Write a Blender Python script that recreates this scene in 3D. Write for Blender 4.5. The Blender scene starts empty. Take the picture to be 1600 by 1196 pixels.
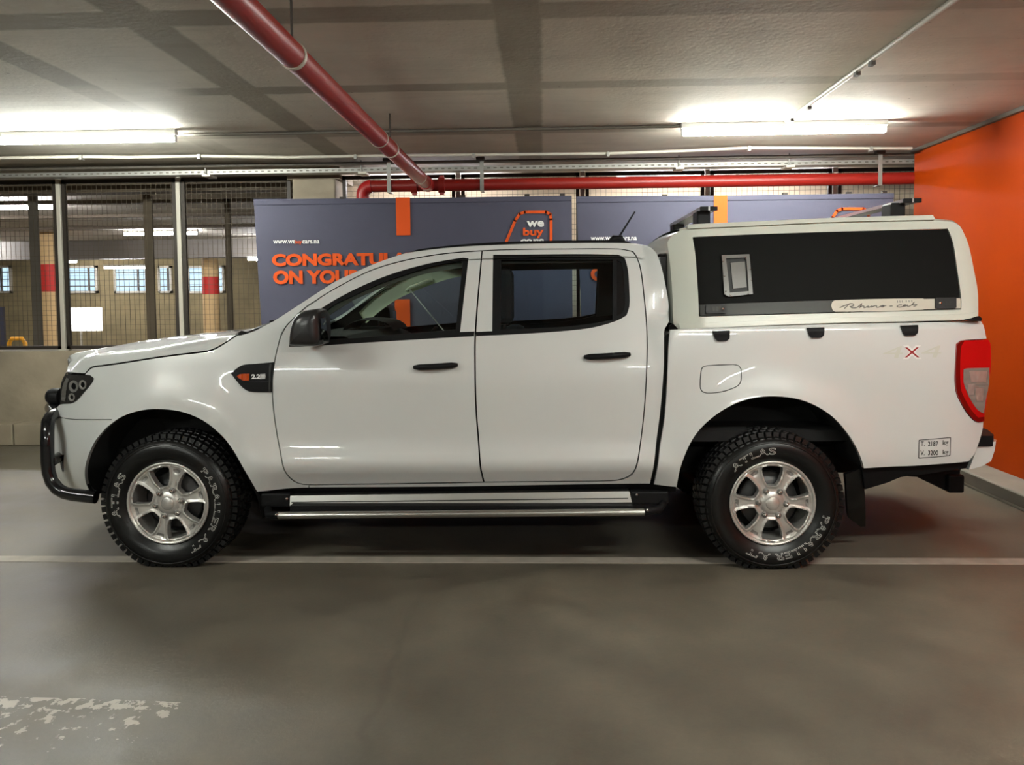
import bpy, bmesh, math, random
import numpy as np
from mathutils import Vector, Matrix
from mathutils.geometry import delaunay_2d_cdt
random.seed(7); rng = np.random.default_rng(7)
scene = bpy.context.scene
COL = scene.collection
rad = math.radians

# ------------------------------------------------------------------ camera, world, exposure
F = 1300.0; PITCH = rad(3.0); YAW = rad(2.2); ROLL = -0.0096
HC = 1.455; DC = 4.36                       # lens height; distance from lens to the near side of the truck (Y = 0)
CY = 463 + F*math.tan(PITCH)
_f = np.array([-math.sin(YAW)*math.cos(PITCH), math.cos(YAW)*math.cos(PITCH), -math.sin(PITCH)])
_r = np.array([math.cos(YAW), math.sin(YAW), 0.0]); _u = np.cross(_r, _f)
_R = math.cos(ROLL)*_r + math.sin(ROLL)*_u; _U = -math.sin(ROLL)*_r + math.cos(ROLL)*_u
CAM = np.array([0.0, -DC, HC])
cd = bpy.data.cameras.new('camera'); cam = bpy.data.objects.new('camera', cd); COL.objects.link(cam)
cd.sensor_width = 36.0; cd.sensor_fit = 'HORIZONTAL'; cd.lens = F/1600*36.0
cd.shift_y = (CY - 598.0)/1600.0; cd.clip_start = 0.05; cd.clip_end = 200
cam.matrix_world = Matrix(((_R[0], _U[0], -_f[0], CAM[0]), (_R[1], _U[1], -_f[1], CAM[1]), (_R[2], _U[2], -_f[2], CAM[2]), (0, 0, 0, 1)))
scene.camera = cam
w = bpy.data.worlds.new('world'); scene.world = w; w.use_nodes = True
w.node_tree.nodes['Background'].inputs[0].default_value = (0.75, 0.85, 1.0, 1)
w.node_tree.nodes['Background'].inputs[1].default_value = 0.15
scene.view_settings.view_transform = 'Standard'; scene.view_settings.look = 'None'
scene.view_settings.gamma = 1.0; scene.view_settings.use_curve_mapping = False
scene.view_settings.exposure = 2.17
scene.cycles.use_denoising = True
scene.cycles.max_bounces = 8; scene.cycles.diffuse_bounces = 5; scene.cycles.glossy_bounces = 4
scene.cycles.transparent_max_bounces = 24; scene.cycles.sample_clamp_indirect = 6.0
scene.cycles.caustics_reflective = False; scene.cycles.caustics_refractive = False
TUBE = 60.0                                 # radiance of the fluorescent tubes

def ray(px, py): return _f + (px-800)/F*_R - (py-CY)/F*_U
def at(px, py, Y):
    d = ray(px, py); return CAM + d*((Y-CAM[1])/d[1])
def atz(px, py, Z):
    d = ray(px, py); return CAM + d*((Z-CAM[2])/d[2])

# ------------------------------------------------------------------ materials
def lin(c):
    return tuple(((v/255)/12.92 if v/255 <= .04045 else (((v/255)+.055)/1.055)**2.4) for v in c) + (1.0,)
def mat(name, rgb, rough=.5, metal=0.0, coat=0.0, emit=0.0, spec=.5, bump=None, vary=None):
    m = bpy.data.materials.new(name); m.use_nodes = True
    nt = m.node_tree; b = nt.nodes['Principled BSDF']
    c = lin(rgb) if max(rgb) > 1.001 else tuple(rgb)+(1.0,)
    b.inputs['Base Color'].default_value = c
    b.inputs['Roughness'].default_value = rough; b.inputs['Metallic'].default_value = metal
    b.inputs['Specular IOR Level'].default_value = spec
    if coat: b.inputs['Coat Weight'].default_value = coat; b.inputs['Coat Roughness'].default_value = .012
    if emit:
        b.inputs['Emission Color'].default_value = c; b.inputs['Emission Strength'].default_value = emit
    if bump or vary:
        tc = nt.nodes.new('ShaderNodeTexCoord')
    if vary:                                # (scale, amount): mottled tone
        n = nt.nodes.new('ShaderNodeTexNoise'); n.inputs['Scale'].default_value = vary[0]; n.inputs['Detail'].default_value = 6
        nt.links.new(tc.outputs['Object'], n.inputs['Vector'])
        r = nt.nodes.new('ShaderNodeMapRange'); r.inputs[1].default_value = .3; r.inputs[2].default_value = .7
        r.inputs[3].default_value = 1-vary[1]; r.inputs[4].default_value = 1+vary[1]
        nt.links.new(n.outputs['Fac'], r.inputs[0])
        mx = nt.nodes.new('ShaderNodeVectorMath'); mx.operation = 'SCALE'; mx.inputs[0].default_value = c[:3]
        nt.links.new(r.outputs[0], mx.inputs['Scale']); nt.links.new(mx.outputs[0], b.inputs['Base Color'])
    if bump:                                # (scale, strength, distance)
        n = nt.nodes.new('ShaderNodeTexNoise'); n.inputs['Scale'].default_value = bump[0]; n.inputs['Detail'].default_value = 5
        nt.links.new(tc.outputs['Object'], n.inputs['Vector'])
        bp = nt.nodes.new('ShaderNodeBump'); bp.inputs['Strength'].default_value = bump[1]; bp.inputs['Distance'].default_value = bump[2]
        nt.links.new(n.outputs['Fac'], bp.inputs['Height']); nt.links.new(bp.outputs['Normal'], b.inputs['Normal'])
    return m
def glass_mat(name, tint, gloss=.9, rough=0.0, refl=1.5):
    m = bpy.data.materials.new(name); m.use_nodes = True; nt = m.node_tree
    nt.nodes.remove(nt.nodes['Principled BSDF']); out = nt.nodes['Material Output']
    t = nt.nodes.new('ShaderNodeBsdfTransparent'); t.inputs[0].default_value = tuple(tint)+(1,)
    g = nt.nodes.new('ShaderNodeBsdfGlossy'); g.inputs['Roughness'].default_value = rough
    g.inputs[0].default_value = (gloss, gloss, gloss, 1)
    fr = nt.nodes.new('ShaderNodeFresnel'); fr.inputs[0].default_value = refl
    ge = nt.nodes.new('ShaderNodeNewGeometry'); mr = nt.nodes.new('ShaderNodeMapRange')      # thin pane: same reflectance from either face
    mr.inputs[3].default_value = refl; mr.inputs[4].default_value = 1/refl
    nt.links.new(ge.outputs['Backfacing'], mr.inputs[0]); nt.links.new(mr.outputs[0], fr.inputs[0])
    mx = nt.nodes.new('ShaderNodeMixShader')
    nt.links.new(fr.outputs[0], mx.inputs[0]); nt.links.new(t.outputs[0], mx.inputs[1]); nt.links.new(g.outputs[0], mx.inputs[2])
    nt.links.new(mx.outputs[0], out.inputs[0]); return m

class N:                                    # terse node helper for the larger procedural surfaces
    def __init__(s, m): s.nt = m.node_tree
    def n(s, t, **k):
        x = s.nt.nodes.new(t)
        for a, v in k.items(): setattr(x, a, v)
        return x
    def l(s, a, b): s.nt.links.new(a, b)
    def math(s, op, a, b=None, clamp=False):
        x = s.n('ShaderNodeMath', operation=op, use_clamp=clamp)
        for i, v in enumerate((a, b)):
            if v is None: continue
            if isinstance(v, (int, float)): x.inputs[i].default_value = v
            else: s.l(v, x.inputs[i])
        return x.outputs[0]
    def noise(s, vec, scale, detail=5, rough=.55):
        x = s.n('ShaderNodeTexNoise'); x.inputs['Scale'].default_value = scale; x.inputs['Detail'].default_value = detail
        x.inputs['Roughness'].default_value = rough; s.l(vec, x.inputs['Vector']); return x.outputs['Fac']
    def ramp(s, v, a, b, lo=0.0, hi=1.0):
        x = s.n('ShaderNodeMapRange'); x.inputs[1].default_value = a; x.inputs[2].default_value = b
        x.inputs[3].default_value = lo; x.inputs[4].default_value = hi; s.l(v, x.inputs[0]); return x.outputs[0]
    def mix(s, fac, a, b):
        x = s.n('ShaderNodeMix', data_type='RGBA')
        if isinstance(fac, (int, float)): x.inputs[0].default_value = fac
        else: s.l(fac, x.inputs[0])
        for i, v in ((6, a), (7, b)):
            if isinstance(v, tuple): x.inputs[i].default_value = v
            else: s.l(v, x.inputs[i])
        return x.outputs[2]
    def band(s, v, a, b, soft=.012):        # 1 between a and b
        lo = s.ramp(v, a-soft, a+soft); hi = s.ramp(v, b-soft, b+soft, 1, 0)
        return s.math('MULTIPLY', lo, hi)

def ceiling_material():
    m = mat('painted concrete soffit', (136, 127, 116), .75); h = N(m); b = m.node_tree.nodes['Principled BSDF']
    g = h.n('ShaderNodeNewGeometry'); pos = g.outputs['Position']
    wob = h.noise(pos, 9.0, 3); wob = h.ramp(wob, .3, .7, -.006, .006)
    sp = h.n('ShaderNodeSeparateXYZ'); h.l(pos, sp.inputs[0])
    x = h.math('ADD', sp.outputs[0], wob); y = h.math('ADD', sp.outputs[1], wob)
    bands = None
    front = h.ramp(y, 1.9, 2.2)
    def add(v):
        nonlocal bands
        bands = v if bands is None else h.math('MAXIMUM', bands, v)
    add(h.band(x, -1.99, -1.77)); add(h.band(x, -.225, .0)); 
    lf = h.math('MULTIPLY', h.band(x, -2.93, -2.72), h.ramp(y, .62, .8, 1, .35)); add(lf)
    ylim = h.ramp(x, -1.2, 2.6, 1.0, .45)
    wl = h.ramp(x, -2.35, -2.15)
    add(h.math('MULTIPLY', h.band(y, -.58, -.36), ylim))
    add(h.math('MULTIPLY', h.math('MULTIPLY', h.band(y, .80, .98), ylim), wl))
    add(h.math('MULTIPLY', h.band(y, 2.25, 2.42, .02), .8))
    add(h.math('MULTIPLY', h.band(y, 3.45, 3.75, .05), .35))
    mott = h.ramp(h.noise(pos, 1.6, 8, .6), .3, .7, .86, 1.12)
    streak = h.n('ShaderNodeMapping'); streak.inputs['Scale'].default_value = (.5, 6.0, 1); h.l(pos, streak.inputs[0])
    st = h.ramp(h.noise(streak.outputs[0], 2.0, 6, .65), .52, .72, 1.0, .88)
    spots = h.ramp(h.noise(pos, 22.0, 2), .73, .77)
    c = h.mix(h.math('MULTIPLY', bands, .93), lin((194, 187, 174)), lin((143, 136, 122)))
    c = h.mix(h.math('MULTIPLY', spots, .55), c, lin((60, 55, 48)))
    v = h.n('ShaderNodeVectorMath', operation='SCALE'); h.l(c, v.inputs[0]); h.l(h.math('MULTIPLY', mott, st), v.inputs['Scale'])
    h.l(v.outputs[0], b.inputs['Base Color'])
    bp = h.n('ShaderNodeBump'); bp.inputs['Strength'].default_value = .25; bp.inputs['Distance'].default_value = .01
    h.l(h.noise(pos, 30, 4), bp.inputs['Height']); h.l(bp.outputs[0], b.inputs['Normal'])
    return m
def floor_material():
    m = mat('worn concrete floor', (118, 108, 95), .6); h = N(m); b = m.node_tree.nodes['Principled BSDF']
    g = h.n('ShaderNodeNewGeometry'); pos = g.outputs['Position']
    big = h.ramp(h.noise(pos, .7, 4, .5), .35, .68); mid = h.noise(pos, 3.0, 10, .68); fine = h.noise(pos, 60.0, 4, .7)
    c = h.mix(big, lin((86, 80, 69)), lin((112, 105, 92)))
    v = h.n('ShaderNodeVectorMath', operation='SCALE'); h.l(c, v.inputs[0])
    k = h.math('MULTIPLY', h.ramp(mid, .3, .7, .70, 1.27), h.ramp(fine, .3, .7, .95, 1.05)); h.l(k, v.inputs['Scale'])
    sp = h.n('ShaderNodeSeparateXYZ'); h.l(pos, sp.inputs[0])
    wob = h.ramp(h.noise(pos, 2.2, 6), .2, .8, -.16, .16)
    # a hairline crack running away from the camera
    A = atz(655, 930, 0); B = atz(555, 1190, 0); sl = (B[0]-A[0])/(B[1]-A[1])
    cx = h.math('ADD', h.math('SUBTRACT', sp.outputs[0], A[0]-sl*A[1]), h.math('ADD', h.math('MULTIPLY', sp.outputs[1], -sl), h.math('MULTIPLY', wob, .5)))
    crack = h.math('MULTIPLY', h.band(cx, -.008, .012, .022), h.ramp(h.noise(pos, 6, 4), .36, .55))
    crack = h.math('MULTIPLY', crack, h.math('MULTIPLY', h.ramp(sp.outputs[1], A[1]+.25, A[1]-.3), .6))
    c2 = h.mix(crack, v.outputs[0], lin((66, 60, 52)))
    # flaked remains of an old painted marking
    P0 = atz(-40, 1168, 0); P1 = atz(272, 1094, 0)
    box = h.math('MULTIPLY', h.ramp(sp.outputs[0], -2.6, P1[0]+.02, 1, .25), h.band(sp.outputs[1], P0[1]-.05, P1[1], .03))
    box = h.math('MULTIPLY', box, h.band(sp.outputs[0], -3.5, P1[0]+.06, .03))
    gone = h.math('ADD', h.noise(pos, 17.0, 10, .62), h.ramp(sp.outputs[1], P0[1], P1[1], -.09, .045))
    flake = h.math('MULTIPLY', h.math('GREATER_THAN', gone, .545), h.math('GREATER_THAN', box, .2))
    c3 = h.mix(h.math('MULTIPLY', flake, .75), c2, lin((196, 190, 176)))
    h.l(c3, b.inputs['Base Color'])
    h.l(h.ramp(mid, .3, .7, .42, .62), b.inputs['Roughness'])
    bp = h.n('ShaderNodeBump'); bp.inputs['Strength'].default_value = .2; bp.inputs['Distance'].default_value = .004
    h.l(fine, bp.inputs['Height']); h.l(bp.outputs[0], b.inputs['Normal'])
    return m
M = dict(
    paint=mat('white car paint', (.66, .675, .66), .32, coat=1.0),
    canopy=mat('canopy white paint', (.60, .62, .55), .35, coat=.5),
    black=mat('black plastic', (.008, .008, .0085), .5, spec=.12),
    gloss=mat('black gloss', (.008, .008, .009), .12),
    rubber=mat('tyre rubber', (.005, .005, .005), .33, spec=.35, bump=(60, .15, .002)),
    liner=mat('arch liner', (.006, .006, .006), .8),
    dark=mat('dark void', (.004, .004, .004), .9),
    hatch=mat('black hatch panel', (.0045, .0045, .004), .6, spec=.08),
    alu=mat('aluminium trim', (.62, .61, .58), .28, 1.0),
    dkalu=mat('brushed dark aluminium', (.03, .03, .028), .45, .4, spec=.3),
    rim=mat('silver wheel paint', (.62, .60, .565), .34, .65),
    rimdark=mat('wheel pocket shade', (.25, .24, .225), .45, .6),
    chrome=mat('chrome', (.75, .74, .72), .12, 1.0),
    brake=mat('brake disc', (.08, .08, .08), .5, .8),
    white=mat('white lettering', (.8, .8, .78), .5),
    tyretext=mat('white tyre lettering', (.5, .5, .47), .6),
    grey=mat('grey decal', (.5, .5, .49), .4),
    reddecal=mat('red decal', (150, 20, 24), .35),
    blackdecal=mat('black decal', (.01, .01, .01), .4),
    redlens=mat('red lamp lens', (190, 6, 16), .12, coat=1),
    dkredlens=mat('dark red lamp rim', (110, 3, 8), .15, coat=1),
    clearlens=mat('clear lamp lens', (.30, .29, .265), .25, .3, coat=.6),
    amber=mat('amber lens', (190, 70, 8), .2, coat=1),
    reflector=mat('lamp reflector', (.55, .53, .5), .15, .9),
    smoke=mat('smoked lamp interior', (.13, .125, .12), .22, .75),
    glass=glass_mat('tinted window glass', (.82, .90, .86)),
    reartint=glass_mat('dark tinted window glass', (.66, .76, .80)),
    lens=glass_mat('clear lens glass', (.85, .85, .85)),
    trim=mat('beige grey pillar trim', (232, 238, 216), .7),
    ventglass=mat('smoky vent pane', (.15, .145, .135), .25),
    latch=mat('black latch', (.02, .02, .02), .5, spec=.25),
    script=mat('dark script', (.10, .09, .085), .4),
    headliner=mat('dark headliner', (.09, .092, .08), .9),
    seat=mat('dark seat fabric', (.012, .012, .013), .9),
    mirrorg=mat('mirror glass', (.6, .6, .6), .03, 1.0),
    mirrorb=mat('satin black mirror housing', (.022, .022, .023), .28),
    bannerf=mat('navy banner fabric', (70, 70, 88), .75, bump=(6, .25, .01)),
    orange=mat('orange print', (222, 88, 34), .75, spec=.2),
    orangewall=mat('orange wall paint', (168, 59, 2), .6, spec=.12, vary=(1.5, .05)),
    redpipe=mat('red fire pipe paint', (140, 30, 22), .38, bump=(40, .05, .002)),
    redpipe2=mat('bright red pipe fitting', (165, 26, 26), .38),
    galv=mat('galvanised steel', (150, 148, 142), .45, .5),
    lightsteel=mat('pale steel', (190, 184, 170), .5, .1),
    darksteel=mat('dark steel frame', (52, 45, 38), .55, .3),
    wire=mat('fence wire', (84, 74, 58), .6, .2),
    conduit=mat('pale conduit', (186, 180, 168), .5),
    dkconduit=mat('grey conduit', (96, 90, 82), .55),
    concrete=mat('bare concrete', (152, 140, 120), .8, bump=(14, .4, .01), vary=(2.5, .2)),
    kerbtop=mat('kerb concrete', (150, 146, 136), .75, bump=(25, .3, .004), vary=(4, .1)),
    kerbface=mat('grey painted kerb face', (92, 86, 76), .75, vary=(4, .12)),
    lineppaint=mat('white line paint', (168, 160, 148), .65, vary=(9, .14)),
    cream=mat('cream wall', (214, 196, 168), .8, vary=(.8, .08)),
    brownwall=mat('brown brick wall far off', (132, 119, 88), .85, vary=(3, .15)),
    colcream=mat('cream column paint', (204, 172, 122), .7),
    colred=mat('red column band', (196, 42, 34), .6),
    brownpost=mat('brown steel post', (92, 80, 64), .7),
    yellow=mat('yellow paint', (226, 160, 20), .5),
    tube=mat('lit fluorescent tube', (.96, 1.0, .93), .5, emit=TUBE),
    tubecool=mat('lit cool tube', (.98, .97, 1.0), .5, emit=TUBE*1.15),
    tubedim=mat('lit lavender tube', (.95, .93, 1.0), .5, emit=TUBE*.22),
    sky=mat('daylight behind window', (.72, .88, 1.0), .5, emit=.26),
    sign=mat('lit white sign face', (1.0, .99, .95), .5, emit=.9),
    batten=mat('white lamp batten', (.7, .7, .68), .5),
    backwall=mat('garage wall', (190, 188, 180), .8, vary=(1.2, .08)),
)
M['sky'].node_tree.nodes['Principled BSDF'].inputs['Base Color'].default_value = (.02, .02, .02, 1)
M['sky'].node_tree.nodes['Principled BSDF'].inputs['Emission Color'].default_value = (.58, .82, 1.0, 1)
M['ceiling'] = ceiling_material(); M['floor'] = floor_material()

# ------------------------------------------------------------------ mesh helpers
class MB:
    def __init__(s): s.v = []; s.f = []; s.sm = []
    def add(s, vs, fs, smooth=False):
        k = len(s.v); s.v += [tuple(map(float, p)) for p in vs]
        s.f += [tuple(i+k for i in q) for q in fs]; s.sm += [smooth]*len(fs); return s
    def box(s, x0, x1, y0, y1, z0, z1, c=0.0):
        if c <= 0:
            vs = [(x, y, z) for x in (x0, x1) for y in (y0, y1) for z in (z0, z1)]
            return s.add(vs, [(0, 1, 3, 2), (4, 6, 7, 5), (0, 4, 5, 1), (2, 3, 7, 6), (0, 2, 6, 4), (1, 5, 7, 3)])
        bm = bmesh.new(); bmesh.ops.create_cube(bm, size=1)
        for v in bm.verts: v.co = ((x0+x1)/2+v.co.x*(x1-x0), (y0+y1)/2+v.co.y*(y1-y0), (z0+z1)/2+v.co.z*(z1-z0))
        bmesh.ops.bevel(bm, geom=bm.edges[:], offset=c, segments=2, affect='EDGES', profile=.5)
        bm.verts.index_update()
        s.add([v.co[:] for v in bm.verts], [tuple(v.index for v in f.verts) for f in bm.faces]); bm.free(); return s
    def tube(s, pts, r, n=12, caps=True, smooth=True):
        P = [np.array(p, float) for p in pts]; rs = r if hasattr(r, '__len__') else [r]*len(P)
        T = [(P[min(i+1, len(P)-1)]-P[max(i-1, 0)]) for i in range(len(P))]; T = [t/np.linalg.norm(t) for t in T]
        a = np.array([0, 0, 1.0]) if abs(T[0][2]) < .9 else np.array([1.0, 0, 0])
        u = np.cross(T[0], a); u /= np.linalg.norm(u); vs = []
        for p, t, q in zip(P, T, rs):
            u = u-t*(u@t); u /= np.linalg.norm(u); b = np.cross(t, u)
            vs += [p+q*(math.cos(2*math.pi*k/n)*u+math.sin(2*math.pi*k/n)*b) for k in range(n)]
        fs = [(i*n+k, i*n+(k+1) % n, (i+1)*n+(k+1) % n, (i+1)*n+k) for i in range(len(P)-1) for k in range(n)]
        s.add(vs, fs, smooth)
        if caps: s.add(vs[:n], [tuple(range(n))[::-1]]); s.add(vs[-n:], [tuple(range(n))])
        return s
    def lathe_y(s, prof, cx, cz, n=48, smooth=True, close=False):   # prof: (radius, y) about an axis along Y
        m = len(prof); vs = []
        for k in range(n):
            a = 2*math.pi*k/n
            vs += [(cx+r*math.cos(a), y, cz+r*math.sin(a)) for r, y in prof]
        fs = []
        for k in range(n):
            k2 = (k+1) % n
            for i in range(m-1): fs.append((k*m+i, k2*m+i, k2*m+i+1, k*m+i+1))
        return s.add(vs, fs, smooth)
    def disc_y(s, cx, y, cz, r, n=24, flip=False):
        q = [(cx+r*math.cos(2*math.pi*k/n), y, cz+r*math.sin(2*math.pi*k/n)) for k in range(n)]
        return s.add(q, [tuple(range(n)) if not flip else tuple(range(n))[::-1]])
    def prism_y(s, poly, y0, y1):           # poly of (x, z); extruded between y0 and y1
        n = len(poly)
        vs = [(x, y0, z) for x, z in poly]+[(x, y1, z) for x, z in poly]
        s.add(vs, [tuple(range(n)), tuple(range(2*n-1, n-1, -1))]+[(k, n+k, n+(k+1) % n, (k+1) % n) for k in range(n)]); return s
    def prism_x(s, poly, x0, x1):           # poly of (y, z)
        n = len(poly)
        vs = [(x0, y, z) for y, z in poly]+[(x1, y, z) for y, z in poly]
        s.add(vs, [tuple(range(n)), tuple(range(2*n-1, n-1, -1))]+[(k, n+k, n+(k+1) % n, (k+1) % n) for k in range(n)]); return s
    def grid(s, rows, smooth=True):         # rows: list of lists of points
        m = len(rows[0]); vs = [p for r in rows for p in r]
        fs = [(i*m+k, i*m+k+1, (i+1)*m+k+1, (i+1)*m+k) for i in range(len(rows)-1) for k in range(m-1)]
        return s.add(vs, fs, smooth)
    def mesh(s, name):
        me = bpy.data.meshes.new(name); me.from_pydata(s.v, [], s.f)
        me.polygons.foreach_set('use_smooth', s.sm); me.update(); return me
    def build(s, name, m, parent=None, recalc=True, **tags):
        me = s.mesh(name)
        if recalc:
            bm = bmesh.new(); bm.from_mesh(me); bmesh.ops.recalc_face_normals(bm, faces=bm.faces); bm.to_mesh(me); bm.free()
        me.materials.append(M[m] if isinstance(m, str) else m)
        return link(name, me, parent, **tags)
def link(name, me, parent=None, **tags):
    o = bpy.data.objects.new(name, me); COL.objects.link(o)
    if parent is not None:
        o.parent = parent; o.matrix_parent_inverse = parent.matrix_world.inverted() if parent.type == 'EMPTY' else Matrix()
    for k, v in tags.items(): o[k] = v
    return o
def thing(name, label, cat, loc=(0, 0, 0), group=None):
    o = bpy.data.objects.new(name, None); COL.objects.link(o); o.location = loc; o.empty_display_size = .1
    o.matrix_world = Matrix.Translation(loc)
    o['label'] = label; o['category'] = cat
    if group: o['group'] = group
    return o
def tri_inside(P, poly):
    x, y = P[:, 0], P[:, 1]; ins = np.zeros(len(P), bool); j = len(poly)-1
    for i in range(len(poly)):
        xi, yi = poly[i]; xj, yj = poly[j]
        c = ((yi > y) != (yj > y)) & (x < (xj-xi)*(y-yi)/((yj-yi) if yj != yi else 1e-12)+xi)
        ins ^= c; j = i
    return ins
def smooth_poly(pts, step=.035, corner=38, closed=True):
    P = [np.array(p, float) for p in pts]; n = len(P); out = []
    def is_corner(i):
        a = P[i]-P[i-1]; b = P[(i+1) % n]-P[i]
        c = (a@b)/(np.linalg.norm(a)*np.linalg.norm(b)+1e-12); return math.degrees(math.acos(max(-1, min(1, c)))) > corner
    cor = [is_corner(i) for i in range(n)]
    for i in range(n if closed else n-1):
        p0, p1, p2, p3 = P[i-1], P[i], P[(i+1) % n], P[(i+2) % n]
        L = np.linalg.norm(p2-p1)
        if L < 1e-9: continue
        def tang(a, b, c, isc, first):
            if isc: return (p2-p1)
            t = (c-a); t = t/(np.linalg.norm(t)+1e-12); return t*L
        t1 = tang(p0, p1, p2, cor[i], True); t2 = tang(p1, p2, p3, cor[(i+1) % n], False)
        k = max(1, int(math.ceil(L/step)))
        for q in range(k):
            t = q/k; h1 = 2*t**3-3*t*t+1; h2 = t**3-2*t*t+t; h3 = -2*t**3+3*t*t; h4 = t**3-t*t
            out.append(h1*p1+h2*t1+h3*p2+h4*t2)
    return np.array(out)
def cdt(outer, holes=(), res=.04, loops=(), grid=True):
    pts = []; edges = []
    for lp in [outer]+list(holes)+list(loops):
        k = len(pts); m = len(lp); pts += [tuple(p) for p in lp]; edges += [(k+i, k+(i+1) % m) for i in range(m)]
    A = np.array(pts); segs0 = A[[e[0] for e in edges]]; segs1 = A[[e[1] for e in edges]]
    if grid:
        lo = A.min(0); hi = A.max(0)
        gx, gz = np.meshgrid(np.arange(lo[0]+res/2, hi[0], res), np.arange(lo[1]+res/2, hi[1], res))
        G = np.stack([gx.ravel(), gz.ravel()], 1)
        k = tri_inside(G, outer)
        for hl in holes: k &= ~tri_inside(G, hl)
        G = G[k]
        if len(G):
            d = segs1-segs0; L2 = (d*d).sum(1)+1e-12
            t = np.clip(((G[:, None]-segs0[None])*d[None]).sum(2)/L2, 0, 1)
            dist = np.linalg.norm(G[:, None]-(segs0[None]+t[..., None]*d[None]), axis=2).min(1)
            G = G[dist > res*.4]; pts += [tuple(p) for p in G]
    r = delaunay_2d_cdt([Vector(p) for p in pts], edges, [], 0, 1e-6)
    V = np.array([v[:] for v in r[0]]); T = np.array([t for t in r[2]])
    c = V[T].mean(1); k = tri_inside(c, outer)
    for hl in holes: k &= ~tri_inside(c, hl)
    T = T[k]
    a = V[T]; ar = (a[:, 1, 0]-a[:, 0, 0])*(a[:, 2, 1]-a[:, 0, 1])-(a[:, 1, 1]-a[:, 0, 1])*(a[:, 2, 0]-a[:, 0, 0])
    T[ar < 0] = T[ar < 0][:, ::-1]
    return V, T
YC = 0.925                                  # centre plane of the truck
def panel(name, outer, holes, surf, m, parent, off=0.0, depth=.03, res=.04, far=False, loops=(), dz=None, **tags):
    """a sheet lying on y = surf(x, z)-off, with its rim folded in by depth; far=True mirrors it to the other side"""
    V, T = cdt(np.array(outer), [np.array(q) for q in holes], res, [np.array(q) for q in loops])
    def Sf(x, z):
        y = surf(x, z)-off
        return y if dz is None else y+dz(x, z)
    x, z = V[:, 0], V[:, 1]; y = Sf(x, z); e = 1e-3
    n = np.stack([(Sf(x+e, z)-Sf(x-e, z))/(2*e), -np.ones_like(x), (Sf(x, z+e)-Sf(x, z-e))/(2*e)], 1)
    n /= np.linalg.norm(n, axis=1)[:, None]
    cnt = {}
    for t in T:
        for a, b in ((t[0], t[1]), (t[1], t[2]), (t[2], t[0])): cnt[(int(a), int(b))] = 1
    bd = [k for k in cnt if (k[1], k[0]) not in cnt]
    vs = np.stack([x, y, z], 1); k0 = len(vs)
    ids = sorted({i for ed in bd for i in ed}); mp = {i: k0+j for j, i in enumerate(ids)}; mp2 = {i: k0+len(ids)+j for j, i in enumerate(ids)}
    rim = vs[ids]; rim2 = rim+np.array([0, depth, 0])
    allv = np.concatenate([vs, rim, rim2]); faces = [tuple(int(q) for q in t) for t in T]; nt = len(faces)
    faces += [(mp[b], mp[a], mp2[a], mp2[b]) for a, b in bd]
    if far:
        allv = allv.copy(); allv[:, 1] = 2*YC-allv[:, 1]; n = n*np.array([1, -1, 1]); faces = [f[::-1] for f in faces]
    me = bpy.data.meshes.new(name); me.from_pydata(allv.tolist(), [], faces)
    sm = [True]*nt+[False]*(len(faces)-nt); me.polygons.foreach_set('use_smooth', sm)
    me.update()
    nor = []
    for i, p in enumerate(me.polygons):
        if i < nt: nor += [tuple(n[v]) for v in p.vertices]
        else:
            q = p.normal[:]; nor += [q]*len(p.vertices)
    me.normals_split_custom_set(nor)
    me.materials.append(M[m] if isinstance(m, str) else m)
    return link(name, me, parent, **tags)
_dg = None
def text_data(s, size=1.0, bold=0.0, outline=0.0, spacing=1.0):
    """flat lettering as (verts (n,2), faces); outline>0 gives hollow outlined letters as thin tubes (n,3)"""
    cu = bpy.data.curves.new('t', 'FONT'); cu.body = s; cu.size = size; cu.space_character = spacing; cu.resolution_u = 4
    if outline: cu.fill_mode = 'NONE'; cu.bevel_depth = outline; cu.bevel_resolution = 0
    else: cu.offset = bold
    o = bpy.data.objects.new('t', cu); COL.objects.link(o)
    dg = bpy.context.evaluated_depsgraph_get(); me = bpy.data.meshes.new_from_object(o.evaluated_get(dg))
    V = np.array([v.co[:] for v in me.vertices]).reshape(-1, 3); Fs = [tuple(p.vertices) for p in me.polygons]
    bpy.data.objects.remove(o); bpy.data.curves.remove(cu); bpy.data.meshes.remove(me)
    return V, Fs
def fit_text(s, x0, x1, z0, z1, bold=0.0, spacing=1.0, keep_h=True, slant=0.0):
    """lettering scaled so its ink fills the box x0..x1, z0..z1 (2-D)"""
    V, Fs = text_data(s, 1.0, bold, 0, spacing); a = V[:, :2].copy(); lo = a.min(0); hi = a.max(0)
    a = (a-lo)/(hi-lo)
    q = np.stack([x0+a[:, 0]*(x1-x0)+slant*a[:, 1]*(z1-z0), z0+a[:, 1]*(z1-z0)], 1); return q, Fs

# ------------------------------------------------------------------ the setting
ZC = 2.762                                  # soffit height
XW = 3.42                                   # orange wall
def struct(name, mb, m, parent=None, **k):
    o = mb.build(name, m, parent, **k); o['kind'] = 'structure'; return o
Y_FAR = 18.2; X_L = -17.0; Y_BACK = -12.0
struct('floor', MB().box(X_L, 9.0, Y_BACK, Y_FAR+.4, -.2, 0), 'floor')
struct('ceiling', MB().box(X_L, 9.0, Y_BACK, Y_FAR+.4, ZC, ZC+.25), 'ceiling')
struct('wall_left', MB().box(X_L-.2, X_L, Y_BACK, Y_FAR+.4, 0, ZC), 'backwall')
struct('wall_front', MB().box(X_L, 9.0, Y_BACK-.2, Y_BACK, 0, ZC), 'backwall')
yend = at(1428, 300, 3.0); YE = 3.5
YE = CAM[1]+ (XW-CAM[0])/ (ray(1428, 300)[0]/ray(1428, 300)[1])
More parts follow.
